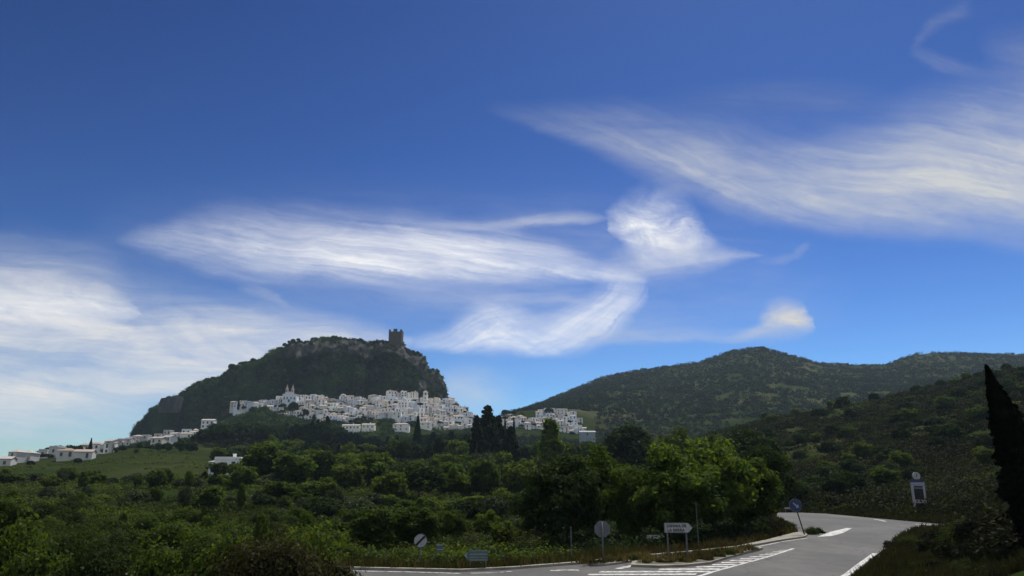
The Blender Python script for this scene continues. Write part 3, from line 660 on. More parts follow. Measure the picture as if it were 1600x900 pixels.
# ------------------------------------------------------------------ the castle rock
crest = [(203,681),(210,668),(219,657),(229,652),(238,640),(246,634),(252,628),(281,618),(307,605),(340,590),(356,579),(382,571),(414,558),(434,546),(453,537),(479,537),(502,530),(525,527),(544,532),(567,532),(580,535),(606,534),(630,537),(636,546),(648,550),(665,556),(671,576),(684,581),(693,592),(698,607),(701,622),(703,640)]
cxp, cyp = zip(*crest)
def rock_surface():
    nu, nv = 420, 110
    U = np.linspace(203, 703, nu); T = np.concatenate([np.linspace(0, .36, 30), np.linspace(.365, .64, 60), np.linspace(.65, 1, 20)])
    V = np.zeros((nv, nu, 3))
    basepy = np.interp(U, [203,300,340,360,700,703], [690,676,650,640,640,645])
    for j, p in enumerate(U):
        w = 62 * min(1, max(0, (p - 195) / 110)) ** .6 * min(1, max(0, (712 - p) / 60)) ** .6
        Yc = 975; a, ec = ray(p, np.interp(p, cxp, cyp)); zc = H + ec * Yc
        Yf = Yc - w - 6; zb = tz(a * Yf, Yf) - 8
        cl = np.interp(p, [203,260,400,450,560,620,680,703], [.9,.55,.35,.55,.62,.5,.8,.95])   # how sheer the upper part is
        for i, t in enumerate(T):
            if t < .62:                        # front: wooded apron then crag
                s = t / .62; kneey = .62; kz = 1 - cl * .55
                if s < .6: q = s / .6; yy = q * kneey; z = q * kz
                else: q = (s - .6) / .4; yy = kneey + (1-kneey)*q**1.6; z = kz + (1-kz) * q ** .75
                V[i, j] = (0, Yf + (Yc - Yf) * yy, zb + (zc - zb) * z)
            else:
                q = (t - .62) / .38; V[i, j] = (0, Yc + q * (w + 25), zc + (-20 - zc) * q ** 1.4)
            V[i, j, 0] = a * V[i, j, 1]
    # crag relief
    X, Yy, Z = V[..., 0].ravel(), V[..., 1].ravel(), V[..., 2].ravel()
    rel = vnoise(X, Z*.3, 30, 3)*22 + vnoise(X, Z*.35, 11, 4)*13 + vnoise(X, Z*.7, 4.5, 5)*5
    tt = np.repeat(T, nu); amp = np.clip(tt*5, 0, 1) * np.where(tt > .62, .5, 1)
    V[..., 1] += (rel * amp).reshape(nv, nu)
    jag = vnoise(X, Yy, 12, 6)*5 + vnoise(X, Yy, 5, 9)*2.6
    V[..., 2] += (jag * np.clip(tt*4, 0, 1)).reshape(nv, nu)
    b = (np.arange(nv-1)[:, None]*nu + np.arange(nu-1)[None]).ravel()
    Fc = np.stack([b, b+1, b+nu+1, b+nu], 1)
    tag(link('rock_hill', mesh_np('rock_hill', V.reshape(-1, 3), Fc, M['rock'])), kind='structure')
    return V, U, T
RV, RU, RT = rock_surface()
nv, nu = len(RT), len(RU)
# scrub on the rock: thick on the apron and the left shoulder, thin on the crags
n = 9500; jj = R_.integers(0, nu, n); ii = np.searchsorted(RT, R_.uniform(0, .66, n))
px_ = RU[jj]; t_ = RT[ii]; pr = np.where(t_ < .40, .97, np.where(px_ < 440, .8, np.where(t_ > .57, .55, .07)))
pr = np.where((px_ > 655) & (t_ > .2), .2, pr)
k = R_.uniform(0, 1, n) < pr; P = RV[ii[k], jj[k]]; t_ = t_[k]; px_ = px_[k]
rad = R_.uniform(1.3, 3.6, len(P)) * np.where((t_ > .58) & (px_ > 440), .6, 1)
mk = vnoise(P[:, 0], P[:, 2], 22, 77) + R_.uniform(-.3, .3, len(P)) > .0
for q, mt in ((mk, 'rockwood'), (~mk, 'darkleaf')): scatter('rock_scrub', mt, P[q, 0], P[q, 1], rad[q], 44, .95, Z=P[q, 2], lift=.5)
for i, p in enumerate(sorted([rnd.uniform(212, 470) for _ in range(34)] + [rnd.uniform(470, 600) for _ in range(9)] + [rnd.uniform(632, 690) for _ in range(5)])):
    j = int((p - 203) / 500 * (nu - 1)); ic = int(np.searchsorted(RT, rnd.uniform(.55, .62))); v = RV[ic, j]; h = rnd.uniform(3.5, 7.5) if p < 470 else rnd.uniform(2.2, 4)
    put_tree(rnd.choice(['fd0','fd1','fd2']), v[0], v[1], h, h*rnd.uniform(.9, 1.3), 'skyline_tree', 'dark tree near the skyline of the castle rock, %s from its left foot' % ordn(i), 'tree', 'trees along the crest of the rock', z=v[2]-.3)
def crest_z(p): return H + ray(p, np.interp(p, cxp, cyp))[1] * 975
# castle keep with merlons, and its curtain wall
t = thing('castle_keep', 'square stone castle tower with battlements on the summit of the rock', 'castle', at(618.5, 536, 972))
b = MB(); s = px_scale(972); w2 = 10.6*s
b.box(-w2, w2, -w2, w2, -12, 13.5); b.build('keep_wall', M['stone'], t)
for x0, x1 in ((-1, -.72), (-.3, .3), (.72, 1)):
    for ys in (-1, 1):
        b = MB(); b.box(w2*x0, w2*x1, *( (-w2, -w2+1.2) if ys < 0 else (w2-1.2, w2)), 13.5, 16.2 if abs(x0) > .5 else 17); b.build('battlement', M['stone'], t)
for x in (-1, 1):
    b = MB(); b.box(*((-w2, -w2+1.2) if x < 0 else (w2-1.2, w2)), -2, 2, 13.5, 16.2); b.build('battlement', M['stone'], t)
b = MB(); b.prism([(-.5,4),(.5,4),(.5,6.4),(0,7.1),(-.5,6.4)], -w2-.05, -w2+.1); b.build('window', M['glass'], t)
b = MB(); b.prism([(-3.4,0),(3.4,0),(3.4,.8),(-3.4,.8)], -w2-.25, -w2); b.build('string_course', M['stone'], t)
b = MB()
b.prism([(0,-8),(22,-8),(22,4.6),(14,4.4),(9,4.0),(7,2.6),(3,2.0),(0,.8)], 0, 5)
o = b.build('castle_wall', M['stone'], loc=at(586, 538, 970)); tag(o, 'broken stone curtain wall joining the castle tower on its left', 'wall')
b = MB(); b.prism([(0,-10),(26,-10),(26,9),(22,10.5),(14,9.5),(8,8.2),(2,7.6),(0,2)], 0, 9)
o = b.build('ruined_wall', M['rock'], loc=at(248, 632, 930)); tag(o, 'squat ruined wall on the left shoulder of the castle rock', 'ruin')
b = MB(); b.prism([(0,-8),(13,-8),(12,2),(9,6),(5,7),(0,5)], 0, 8)
o = b.build('rock_buttress', M['rock'], loc=at(628, 552, 965)); tag(o, kind='structure')

# ------------------------------------------------------------------ houses
HC = [0]
def house(loc, w, d, h, rz, label, roof='gable', wm='wall0', rm='roof1', name='house', group=None, cols=None, storeys=2, chim=False, deep=7, ww=1.0):
    t = thing(name, label, 'house', loc, rz, group)
    b = MB(); x, y = w/2, d/2
    rise = {'gable': .17*d, 'mono': .12*d, 'flat': .5, 'hip': .17*d}[roof]
    if roof == 'gable':       # ridge along x
        b.add([(-x,-y,-deep),(x,-y,-deep),(x,y,-deep),(-x,y,-deep),(-x,-y,h),(x,-y,h),(x,y,h),(-x,y,h),(-x,0,h+rise),(x,0,h+rise)],
              [(0,1,5,4),(2,3,7,6),(1,2,6,9,5),(3,0,4,8,7)])
    elif roof == 'mono':
        b.add([(-x,-y,-deep),(x,-y,-deep),(x,y,-deep),(-x,y,-deep),(-x,-y,h),(x,-y,h),(x,y,h+rise),(-x,y,h+rise)], [(0,1,5,4),(2,3,7,6),(1,2,6,5),(3,0,4,7)])
    else: b.box(-x, x, -y, y, -deep, h)
    b.build('wall', M[wm], t)
    r = MB(); o_ = .35; th = .22
    if roof == 'gable':
        for sg in (-1, 1):
            e = rise * o_ / y
            r.add([(-x-o_, sg*(y+o_), h-e+.02),(x+o_, sg*(y+o_), h-e+.02),(x+o_,0,h+rise+.02),(-x-o_,0,h+rise+.02),
                   (-x-o_, sg*(y+o_), h-e+th),(x+o_, sg*(y+o_), h-e+th),(x+o_,0,h+rise+th),(-x-o_,0,h+rise+th)],
                  [(3,2,1,0),(4,5,6,7),(0,1,5,4),(1,2,6,5),(3,0,4,7)])
    elif roof == 'mono':
        r.add([(-x-o_,-y-o_,h),(x+o_,-y-o_,h),(x+o_,y+o_,h+rise+.1),(-x-o_,y+o_,h+rise+.1),(-x-o_,-y-o_,h+th),(x+o_,-y-o_,h+th),(x+o_,y+o_,h+rise+.1+th),(-x-o_,y+o_,h+rise+.1+th)],
              [(3,2,1,0),(4,5,6,7),(0,1,5,4),(1,2,6,5),(2,3,7,6),(3,0,4,7)])
    elif roof == 'hip':
        q = min(x, y)*.9
        r.add([(-x-o_,-y-o_,h+.01),(x+o_,-y-o_,h+.01),(x+o_,y+o_,h+.01),(-x-o_,y+o_,h+.01),(-x+q,0,h+rise+.3),(x-q,0,h+rise+.3)],
              [(3,2,1,0),(0,1,5,4),(2,3,4,5),(1,2,5),(3,0,4)])
    else:
        r.box(-x-.12, x+.12, -y-.12, y+.12, h+.01, h+.2); r.box(-x, x, -y, -y+.25, h+.2, h+.8); r.box(-x, x, y-.25, y, h+.2, h+.8)
        r.box(-x, -x+.25, -y+.26, y-.26, h+.2, h+.8); r.box(x-.25, x, -y+.26, y-.26, h+.2, h+.8)
    ro = r.build('roof', M[rm] if roof != 'flat' else M[wm], t)
    if chim:
        c = MB(); cxx = rnd.uniform(-.3, .3)*w; c.box(cxx-.4, cxx+.4, .2, 1.0, h, h+rise+1.3); c.box(cxx-.5, cxx+.5, .1, 1.1, h+rise+1.3, h+rise+1.45); c.build('chimney', M[wm], ro)
    cols = cols or max(1, int(w / 3.2))
    for st in range(storeys):
        zc = h - 1.7 - st * 2.9
        for c_ in range(cols):
            if rnd.random() < .16 and cols > 1: continue
            xc = (c_ + .5) / cols * w - w/2 + rnd.uniform(-.25, .25); hw = rnd.uniform(.42, .62)*ww; hh = rnd.choice([.65, .7, .95])*ww
            b = MB(); b.box(xc-hw, xc+hw, -y-.04, -y+.05, zc-hh, zc+hh, 0)
            b.box(xc-hw-.12, xc-hw, -y-.09, -y+.05, zc-hh, zc+hh, 1); b.box(xc+hw, xc+hw+.12, -y-.09, -y+.05, zc-hh, zc+hh, 1)
            b.box(xc-hw-.2, xc+hw+.2, -y-.18, -y+.05, zc-hh-.12, zc-hh, 1)
            b.build('window', [M['glass'], M[wm]], t)
    return t
ROOFW = {'gable': 'gabled', 'mono': 'lean-to', 'flat': 'flat-roofed', 'hip': 'hip-roofed'}
def fill(T, B, p0, p1, Y0, Y1, where, group, step=6.6, gap=None, rz0=0):
    step = 5.9; Tx, Ty = zip(*T); Bx, By = zip(*B)
    rows = int(max(np.interp(p, Bx, By) - np.interp(p, Tx, Ty) - 9 for p in range(p0, p1, 5)) / step) + 1
    for r in range(rows):
        p = p0 + rnd.uniform(0, 4); k = 0
        while p < p1:
            wpx = rnd.choice([rnd.uniform(6, 9), rnd.uniform(7, 11), rnd.uniform(10, 15)]); pc = p + wpx/2; top = np.interp(pc, Tx, Ty) + 9; bot = np.interp(pc, Bx, By)
            base = top + r * step + rnd.uniform(-1.4, 1.8)
            if base <= bot + 1 and not (gap and gap(pc, base)) and rnd.random() < .95:
                f = 0 if bot <= top else min(1, max(0, (base - top) / (bot - top + 1e-6)))
                Y = Y0 + (Y1 - Y0) * f; s = px_scale(Y); w = wpx * s * rnd.uniform(.92, 1.12)
                h = rnd.choice([3.2, 4.4, 5.2, 5.8, 6.4, 7.6]) if wpx > 8 else rnd.choice([2.9, 3.6, 5.2]); roof = rnd.choice(['gable','gable','mono','flat','flat','hip'])
                wm = rnd.choice(['wall0','wall0','wall1','wall1','wall2','wall3']); rm = 'roof%d' % rnd.choice([0,1,1,2,2,3])
                hue = {'wall0':'white','wall1':'cool white','wall2':'cream-grey','wall3':'warm white'}[wm]
                house(at(pc, base, Y), w, rnd.uniform(6.5, 9), h, rz0 + rnd.gauss(0, .35) + (rnd.choice([0,0,0,.7,-.7])),
                      '%s %s house, %s from left in the %s row, %s' % (hue, ROOFW[roof], ordn(k), ordn(r), where),
                      roof, wm, rm, 'house', group, storeys=2 if h > 5 else 1, chim=rnd.random() < .3, ww=1.3)
                k += 1
            p += wpx * rnd.uniform(.86, 1.05)
gapm = lambda p, b: (425 < p < 470 and 636 < b < 646) or (445 < p < 462 and b < 630) or (656 < p < 672 and b < 627)
fill(Tv, Bv, 360, 758, 905, 832, 'main village', 'white houses of the main village', gap=gapm)
fill(Tq, Bq, 782, 922, 905, 835, 'right-hand quarter', 'white houses of the right-hand quarter', gap=lambda p, b: 800 < p < 840 and b < 655)
# long lower buildings
def seat(px, py, Y0=300, Y1=760):
    a, e = ray(px, py); Ys = np.arange(Y0, Y1, 4.0); d = np.abs(terrain(a*Ys, Ys) - (H + e*Ys)) / Ys
    return float(Ys[np.argmin(d)])
def one(px0, px1, base, Y, h, label, **kw):
    if 700 < Y < 800: Y = seat((px0+px1)/2, base, 660, 835)
    s = px_scale(Y); house(at((px0+px1)/2, base, Y), (px1-px0)*s, kw.pop('d', 8), h, kw.pop('rz', 0), label, **kw)
one(535, 563, 675, 780, 5.6, 'long white house with a row of square windows below the village, left half', roof='gable', wm='wall3', rm='roof2', cols=5, storeys=1, chim=True)
one(566, 586, 674, 782, 5.8, 'white house with chimneys at the right end of the long low row', roof='gable', wm='wall3', rm='roof2', cols=3, storeys=1, chim=True)
for i, p in enumerate([530, 548, 560, 578, 592, 600, 611, 628, 645, 660, 676, 686]):
    bs = 664 + rnd.uniform(-3, 2); Y = seat(p, bs, 740, 870); a, e = ray(p, bs); h_ = rnd.uniform(3.5, 6)
    put_tree(rnd.choice(['fd0','fd1','fg1']), a*Y, Y, h_, h_*1.5, 'terrace_tree', 'dark tree on the bank under the white houses, %s from the left' % ordn(i), 'tree', 'trees on the bank under the village')
one(614, 640, 674, 790, 6.4, 'white two-storey house left of the spire-like cypress', roof='hip', wm='wall3', rm='roof1', cols=3)
one(656, 674, 670, 790, 6.2, 'cream house right of the spire-like cypress below the village', roof='gable', wm='wall3', rm='roof1', cols=2)
one(366, 392, 640, 868, 8, 'long bluish-white building with a grid of windows at the village left end', roof='mono', wm='wall1', rm='roof2', cols=6)
one(428, 452, 655, 820, 5, 'low white villa among trees under the church', roof='gable', wm='wall0', rm='roof1', cols=4, storeys=1)
one(404, 415, 653, 815, 3.2, 'tiny pale shed left of the low villa under the church', roof='mono', wm='wall2', rm='roof2', cols=1, storeys=1)
one(905, 930, 684, 690, 4.5, 'grey-blue metal-clad shed at the right end of the right-hand quarter', roof='gable', wm='shed', rm='shed', cols=1, storeys=1, name='warehouse')
one(868, 886, 655, 890, 11, 'tall grey-white block standing over the right-hand quarter', roof='flat', wm='wall2', rm='roof2', cols=3, rz=.2)
# left cottages
L = [(4,20,727,425,3.4,'wall2','roof2','grey-roofed cottage at the far left edge'),(34,54,722,420,5,'wall2','roof2','second cottage from the left edge with greyish roof'),
 (55,64,721,420,4,'wall2','roof1','small grey cottage touching the second one from the left'),(78,88,722,400,3.6,'wall2','roof1','tiny cottage under the dark round trees'),
 (93,118,719,385,5,'wall2','roof0','brown-roofed cottage with tall windows in the middle of the left hamlet'),(119,145,718,386,4.2,'wall2','roof1','low pale annexe right of the brown-roofed cottage'),
 (144,158,703,400,4.4,'wall2','roof2','pale house right of the lone cypress'),(153,165,706,395,4.6,'wall3','roof1','gabled white house second right of the lone cypress'),(165,183,706,394,5,'wall3','roof1','white twin-gabled house with two dark windows near the lone cypress'),
 (184,196,704,396,4.4,'wallpink','roof0','pinkish house in the left hamlet'),(196,206,700,400,5.2,'wall2','roof0','reddish-roofed house right of the pinkish one'),
 (206,222,697,402,5.4,'wall2','roof2','pale two-window house above the end of the green field'),(238,256,699,400,5,'wall2','roof1','grey-white house half hidden by the hamlet trees'),(256,272,697,405,5,'wall0','roof2','white house left of the bright gabled one'),
 (268,280,690,420,4.4,'wall0','roof2','bright white gabled house near the foot of the rock'),(282,300,692,415,5,'wall3','roof1','white house at the right end of the left hamlet'),(297,309,692,410,6,'wall0','roof2','small bright house touching the dark wood'),
 (316,336,668,600,6,'wall0','roof2','white house alone above the dark wood'),(341,380,733,235,3.0,'wall0','roof2','white flat villa standing alone in the wood below the rock')]
def seat(px, py, Y0=300, Y1=760):
    a, e = ray(px, py); Ys = np.arange(Y0, Y1, 4.0); d = np.abs(terrain(a*Ys, Ys) - (H + e*Ys)) / Ys
    Y = float(Ys[np.argmin(d)]); return Y
for i, (a0, a1, bs, Y, h, wm, rm, lb) in enumerate(L):
    roof = 'flat' if 'flat' in lb else ('hip' if i in (1, 4, 11) else 'gable')
    if i < 17: Y = seat((a0+a1)/2, bs)
    h = h * (Y/400 if i < 17 else 1) * (.88 if i < 17 else .85); sc__ = px_scale(Y); a, e = ray((a0+a1)/2, bs); z = tz(a*Y, Y) if i < 17 else H + e*Y
    house((a*Y, Y, z), (a1-a0)*sc__, 7 if i < 18 else 9, h, rnd.uniform(-.35, .35), lb, roof=roof, wm=wm, rm=rm, storeys=1 if h < 5 else 2, chim=i in (5, 8, 13, 18), deep=3 if i < 17 else 6, group='cottages of the left hamlet' if i < 17 else None, ww=1.2)
for i, p in enumerate([26, 66, 88, 132, 150, 176, 192, 228, 246, 262, 290, 304]):
    bs = float(np.interp(p, [0,60,120,150,200,250,310], [724,719,713,702,696,691,688])) + rnd.uniform(-1.5, 1.5); Y = seat(p, bs); a, e = ray(p, bs); wv_ = rnd.uniform(8, 15)*px_scale(Y)
    house((a*Y, Y, tz(a*Y, Y)), wv_, 7, 4.2*Y/400*rnd.uniform(.8, 1.3), rnd.uniform(-.5, .5), 'small pale cottage in the back line of the left hamlet, %s from the left there' % ordn(i), roof=rnd.choice(['gable','hip','flat']), wm=rnd.choice(['wall2','wall2','wall0']), rm='roof%d' % rnd.randrange(4), storeys=1, deep=3, group='cottages of the left hamlet', ww=1.2)
for i, p in enumerate([20, 48, 84, 121, 143, 162, 181, 201, 213, 225, 247, 263, 276, 289, 303]):
    bs = float(np.interp(p, [0,60,120,150,200,250,310], [730,726,722,711,706,703,700])) + rnd.uniform(-3, 1.5); Y = seat(p, bs) - 12; a, e = ray(p, bs); h_ = rnd.uniform(2.5, 4.6)
    put_tree(rnd.choice(['fd0','fd1','fg0','fg2']), a*Y, Y, h_, h_*1.2, 'garden_tree', 'low garden tree in front of the hamlet cottages, %s from the left there' % ordn(i), 'tree', 'garden trees before the cottages')
one(333, 346, 742, 235, 3.4, 'small pale outbuilding below the flat villa', roof='mono', wm='wall1', rm='roof2', storeys=1)
# church
t = thing('church', 'white church with two slim pinkish spires at the top of the village', 'church', at(453, 628, 880), .1); s = px_scale(880)
b = MB(); b.box(-11*s, 11*s, -6, 8, -8, 8); b.box(-6.5*s, 6.5*s, -7.2, -5.9, -8, 10); b.build('nave_wall', M['wall1'], t)
r = MB(); r.prism([(-11.8*s,8.01),(11.8*s,8.01),(2*s,11.5),(-2*s,11.5)], -5.5, 8.5); r.build('roof', M['roof1'], t)
for sx in (-5, 4):
    b = MB(); b.box(sx*s-1.3, sx*s+1.3, -5, -2.4, 8, 14); b.box(sx*s-1.6, sx*s+1.6, -5.3, -2.1, 14, 14.5)
    tw = b.build('bell_tower', M['wallpink'], t)
    b = MB(); b.tube((sx*s, -3.7, 14.5), (sx*s, -3.7, 19.5), 1.25, .12, 8); b.build('spire', M['wallpink'], tw)
    b = MB(); b.box(sx*s-.5, sx*s+.5, -5.06, -4.9, 11, 13); b.build('belfry_opening', M['glass'], tw)
for sx in (-3, 3, -8, 8):
    b = MB(); yy = -7.26 if abs(sx) < 6 else -6.06; b.box(sx*s-.6, sx*s+.6, yy, yy+.15, 2, 4.6); b.build('window', M['glass'], t)
b = MB(); b.prism([(-1,-1),(1,-1),(1,1.4),(0,2.4),(-1,1.4)], -7.28, -7.1); b.build('door', M['glass'], t)
t = thing('bell_tower', 'slender white bell tower with an open belfry near the village right side', 'tower', at(664.5, 629, 893)); s = px_scale(893)
b = MB(); b.box(-2.6, 2.6, -2.6, 2.6, -6, 8); b.box(-3, 3, -3, 3, 8, 8.5)
for x in (-2.2, 1.3):
    for y in (-2.2, 1.3): b.box(x, x+.9, y, y+.9, 8.5, 11.5)
b.box(-2.7, 2.7, -2.7, 2.7, 11.5, 12); b.build('tower_wall', M['wall3'], t)
b = MB(); b.add([(-2.8,-2.8,12),(2.8,-2.8,12),(2.8,2.8,12),(-2.8,2.8,12),(0,0,14.2)], [(0,1,4),(1,2,4),(2,3,4),(3,0,4),(3,2,1,0)]); b.build('roof', M['roof1'], t)
for z in (1, 5): b = MB(); b.box(-.6, .6, -2.68, -2.5, z-.8, z+.8); b.build('window', M['glass'], t)
b = MB(); n = 10
b.prism([(-3.6,-3),(-2.2,-3),(-2.2,0)] + [(-2.2*math.cos(math.pi*i/n), 2.2*math.sin(math.pi*i/n)) for i in range(1, n)] + [(2.2,0),(2.2,-3),(3.6,-3),(3.6,.3)] + [(3.6*math.cos(math.pi*i/n), 3.6*math.sin(math.pi*i/n)) for i in range(1, n)] + [(-3.6,.3)], 0, 3)
tag(b.build('stone_arch', M['wall3'], loc=at(536, 620, 900)), 'white round arch on the skyline of the village top row', 'arch')

# trees between village houses
vt = [(458,646,20,14,'fd'),(440,652,16,9,'fd'),(476,652,16,10,'fd'),(490,662,18,10,'fp'),(372,640,8,14,'cy'),(396,646,18,8,'fd'),(410,650,16,8,'fg'),(520,668,20,9,'fd'),(600,664,22,7,'fd'),(560,662,20,7,'fd'),(640,668,20,7,'fd'),(575,682,8,10,'cy'),(690,690,20,8,'fd'),(712,636,12,5,'fd'),(725,648,14,5,'fd'),(730,646,6,7,'cy'),(718,655,14,4,'fd'),(790,650,18,8,'fd'),(802,650,14,7,'fd'),(858,647,18,8,'fd'),(815,652,14,6,'fg'),(833,668,14,5,'fd'),(700,650,12,4,'fd'),(620,632,16,4,'fd'),(656,634,14,4,'fd'),(480,636,10,5,'fd')]
for q in range(46):
    p = rnd.uniform(366, 750) if q < 34 else rnd.uniform(786, 915); T_, B_ = (Tv, Bv) if q < 34 else (Tq, Bq)
    t0 = np.interp(p, *zip(*T_)) + 9; b0 = np.interp(p, *zip(*B_)); vt.append((p, rnd.uniform(t0, max(b0, t0 + 2)), rnd.uniform(7, 15), rnd.uniform(3, 6), 'fd'))
vt.sort()
for i, (p, bs, w, h, k) in enumerate(vt):
    T_, B_ = (Tv, Bv) if p < 765 else (Tq, Bq); t0 = np.interp(p, *zip(*T_)) + 9; b0 = max(np.interp(p, *zip(*B_)), t0 + 1)
    Y = 905 - 72*min(1, max(0, (bs - t0)/(b0 - t0))) - 7; c = at(p, bs, Y)
    put_tree(k + ('0' if k == 'cy' else str(i % 3)), c.x, c.y, h, w*px_scale(Y)*.8 if k != 'cy' else 2.4, 'cypress_tree' if k == 'cy' else 'village_tree', '%s standing between village houses, %s from the left of such trees' % ({'fd':'dark tree','fg':'green tree','fp':'dark pine','cy':'thin cypress'}[k], ordn(i)), 'tree', 'trees between the village houses', z=c.z)

# ------------------------------------------------------------------ road signs
def disc(mb, r, y0, y1, n=28, z=0, m=0, rot=0):
    mb.prism([(r*math.cos(2*math.pi*i/n+rot), z + r*math.sin(2*math.pi*i/n+rot)) for i in range(n)], y0, y1, m)
x, Y = ground_hit(943, 882); z0 = zroad(Y)
t = thing('stop_sign', 'octagonal road sign seen from behind on a grey post by the junction', 'road sign', (x, Y, z0))
b = MB(); b.tube((0,.06,0), (0,.06,2.35), .045, .045, 10); b.build('post', M['galv'], t, True)
b = MB(); disc(b, .49, .11, .13, 8, 1.93, 0, math.pi/8); b.build('sign_plate', M['signback'], t)
b = MB(); disc(b, .47, .131, .135, 8, 1.93, 0, math.pi/8); b.build('sign_face', M['signred'], t)
for zz in (1.75, 2.1): b = MB(); b.box(-.3, .3, .08, .11, zz-.02, zz+.02); b.build('bracket', M['galv'], t)
b = MB(); b.tube((0,.06,0), (0,.06,.05), .1, .09, 10); b.build('base', M['concrete'], t)

def text(body, size, loc, parent, mat, name='lettering', rz=0, sx=1.0):
    cu = bpy.data.curves.new(name, 'FONT'); cu.body = body; cu.size = size; cu.extrude = .004; cu.offset = .006; cu.align_x = 'LEFT'
    o = bpy.data.objects.new(name, cu); C.objects.link(o)
    dg = bpy.context.evaluated_depsgraph_get(); me = bpy.data.meshes.new_from_object(o.evaluated_get(dg)); bpy.data.objects.remove(o)
    me.materials.clear(); me.materials.append(mat); ob = link(name, me, parent, loc); ob.rotation_euler = (math.pi/2, 0, rz); ob.scale = (sx, 1, 1); return ob
x, Y = ground_hit(1041, 876); x1, _ = ground_hit(1071, 873); z0 = zroad(Y) + .1
t = thing('direction_sign', 'white arrow-shaped direction sign on two posts pointing right, on the island', 'road sign', (x, Y, z0)); sw = px_scale(Y)*43
for px_ in (.16, .16 + sw*.68):
    b = MB(); b.box(px_-.045, px_+.045, 0, .08, -.1, 2.05); b.build('post', M['galv'], t)
b = MB(); b.prism([(-.02,1.5),(sw-.35,1.5),(sw-.2,1.57),(sw,1.79),(sw-.2,2.01),(sw-.35,2.08),(-.02,2.08)], -.05, -.01); b.build('panel', M['signwhite'], t)
b = MB()
for z in (1.51, 2.055): b.box(0, sw-.36, -.056, -.05, z, z+.015)
b.box(0, .015, -.056, -.05, 1.525, 2.055); b.build('border', M['signblack'], t)
text('ZAHARA DE', .22, (.12, -.06, 1.83), t, M['signblack'], sx=.98); text('LA SIERRA', .22, (.16, -.06, 1.58), t, M['signblack'], sx=1.05)

x, Y = ground_hit(1258, 838); z0 = zroad(Y)
t = thing('keep_right_sign', 'tilted round blue road sign on a dark leaning post at the bend', 'road sign', (x, Y, z0)); t.rotation_euler = (0, math.radians(-13), 0)
b = MB(); b.tube((0,.03,-.1), (0,.03,2.6), .05, .05, 10); b.build('post', M['signblack'], t, True)
b = MB(); disc(b, .56, -.04, -.02, 32, 2.65); b.build('rim', M['signback'], t)
b = MB(); disc(b, .52, -.046, -.04, 32, 2.65); b.build('sign_face', M['signblue'], t)
b = MB(); b.prism([(-.18,2.86),(-.10,2.92),(.14,2.6),(.24,2.68),(.24,2.4),(-.04,2.42),(.06,2.51)], -.052, -.047); b.build('arrow', M['signwhite'], t)
b = MB(); b.tube((.0,.03,-.02), (.0,.03,.1), .13, .12, 10); b.build('base', M['concrete'], t)

def roadsidez(px, py, Y):   # base on the terrain
    a, _ = ray(px, py); return Vector((a*Y, Y, tz(a*Y, Y)))
p = roadsidez(657, 845, 46); zc = H + ray(657, 845)[1]*46 - p.z
t = thing('end_of_limit_sign', 'round pale sign with a dark diagonal slash, half lost among the trees', 'road sign', p)
b = MB(); b.tube((0,.05,-.2), (0,.05,zc), .04, .04, 10); b.build('post', M['galv'], t, True)
b = MB(); disc(b, .40, 0, .02, 32, zc); b.build('sign_face', M['signwhite'], t)
b = MB(); b.prism([(-.29,zc-.2),(-.2,zc-.29),(.29,zc+.2),(.2,zc+.29)], -.008, -.002); b.build('slash', M['signblack'], t)
b = MB(); nn = 32
for i in range(nn):
    a0, a1 = 2*math.pi*i/nn, 2*math.pi*(i+1)/nn
    b.prism([(.36*math.cos(a0), zc+.36*math.sin(a0)), (.4*math.cos(a0), zc+.4*math.sin(a0)), (.4*math.cos(a1), zc+.4*math.sin(a1)), (.36*math.cos(a1), zc+.36*math.sin(a1))], -.007, -.001)
b.build('rim', M['signblack'], t)
p = roadsidez(687, 855, 46); zc = H + ray(687, 855)[1]*46 - p.z
t = thing('marker_plate', 'small dark plate with two pale bars on a thin post right of the slashed sign', 'road sign', p)
b = MB(); b.tube((-.17,.03,-.2), (-.17,.03,zc+.2), .02, .02, 8); b.build('post', M['galv'], t)
b = MB(); b.box(-.17, .2, -.02, 0, zc-.25, zc+.18); b.build('plate', M['signgreen'], t)
b = MB(); b.box(-.16, .19, -.027, -.021, zc+.1, zc+.15); b.box(-.16, .19, -.027, -.021, zc-.14, zc-.1); b.build('stripe', M['signwhite'], t)
p = roadsidez(745, 868, 44); zc = H + ray(745, 868)[1]*44 - p.z; s = px_scale(44)
t = thing('direction_sign', 'dull teal direction sign with pale bands pointing left at the wood edge', 'road sign', p)
for px_ in (-.35, .5): b = MB(); b.box(px_-.04, px_+.04, 0, .07, -.2, zc+.2); b.build('post', M['galv'], t)
b = MB(); b.prism([(-20*s,zc),(-12*s,zc+8*s),(17*s,zc+8*s),(17*s,zc-8*s),(-12*s,zc-8*s)], -.04, -.01); b.build('panel', M['signgreen'], t)
b = MB()
for z, hgt in ((6.6, .5), (1.6, .9), (-2.6, .5), (-6.6, .6)): b.box(-11*s, 16*s, -.047, -.041, zc+z*s, zc+(z+hgt)*s)
b.prism([(-19*s,zc),(-15*s,zc+3.5*s),(-14*s,zc+3.5*s),(-16.5*s,zc),(-14*s,zc-3.5*s),(-15*s,zc-3.5*s)], -.047, -.041); b.build('stripe', M['signwhite'], t)
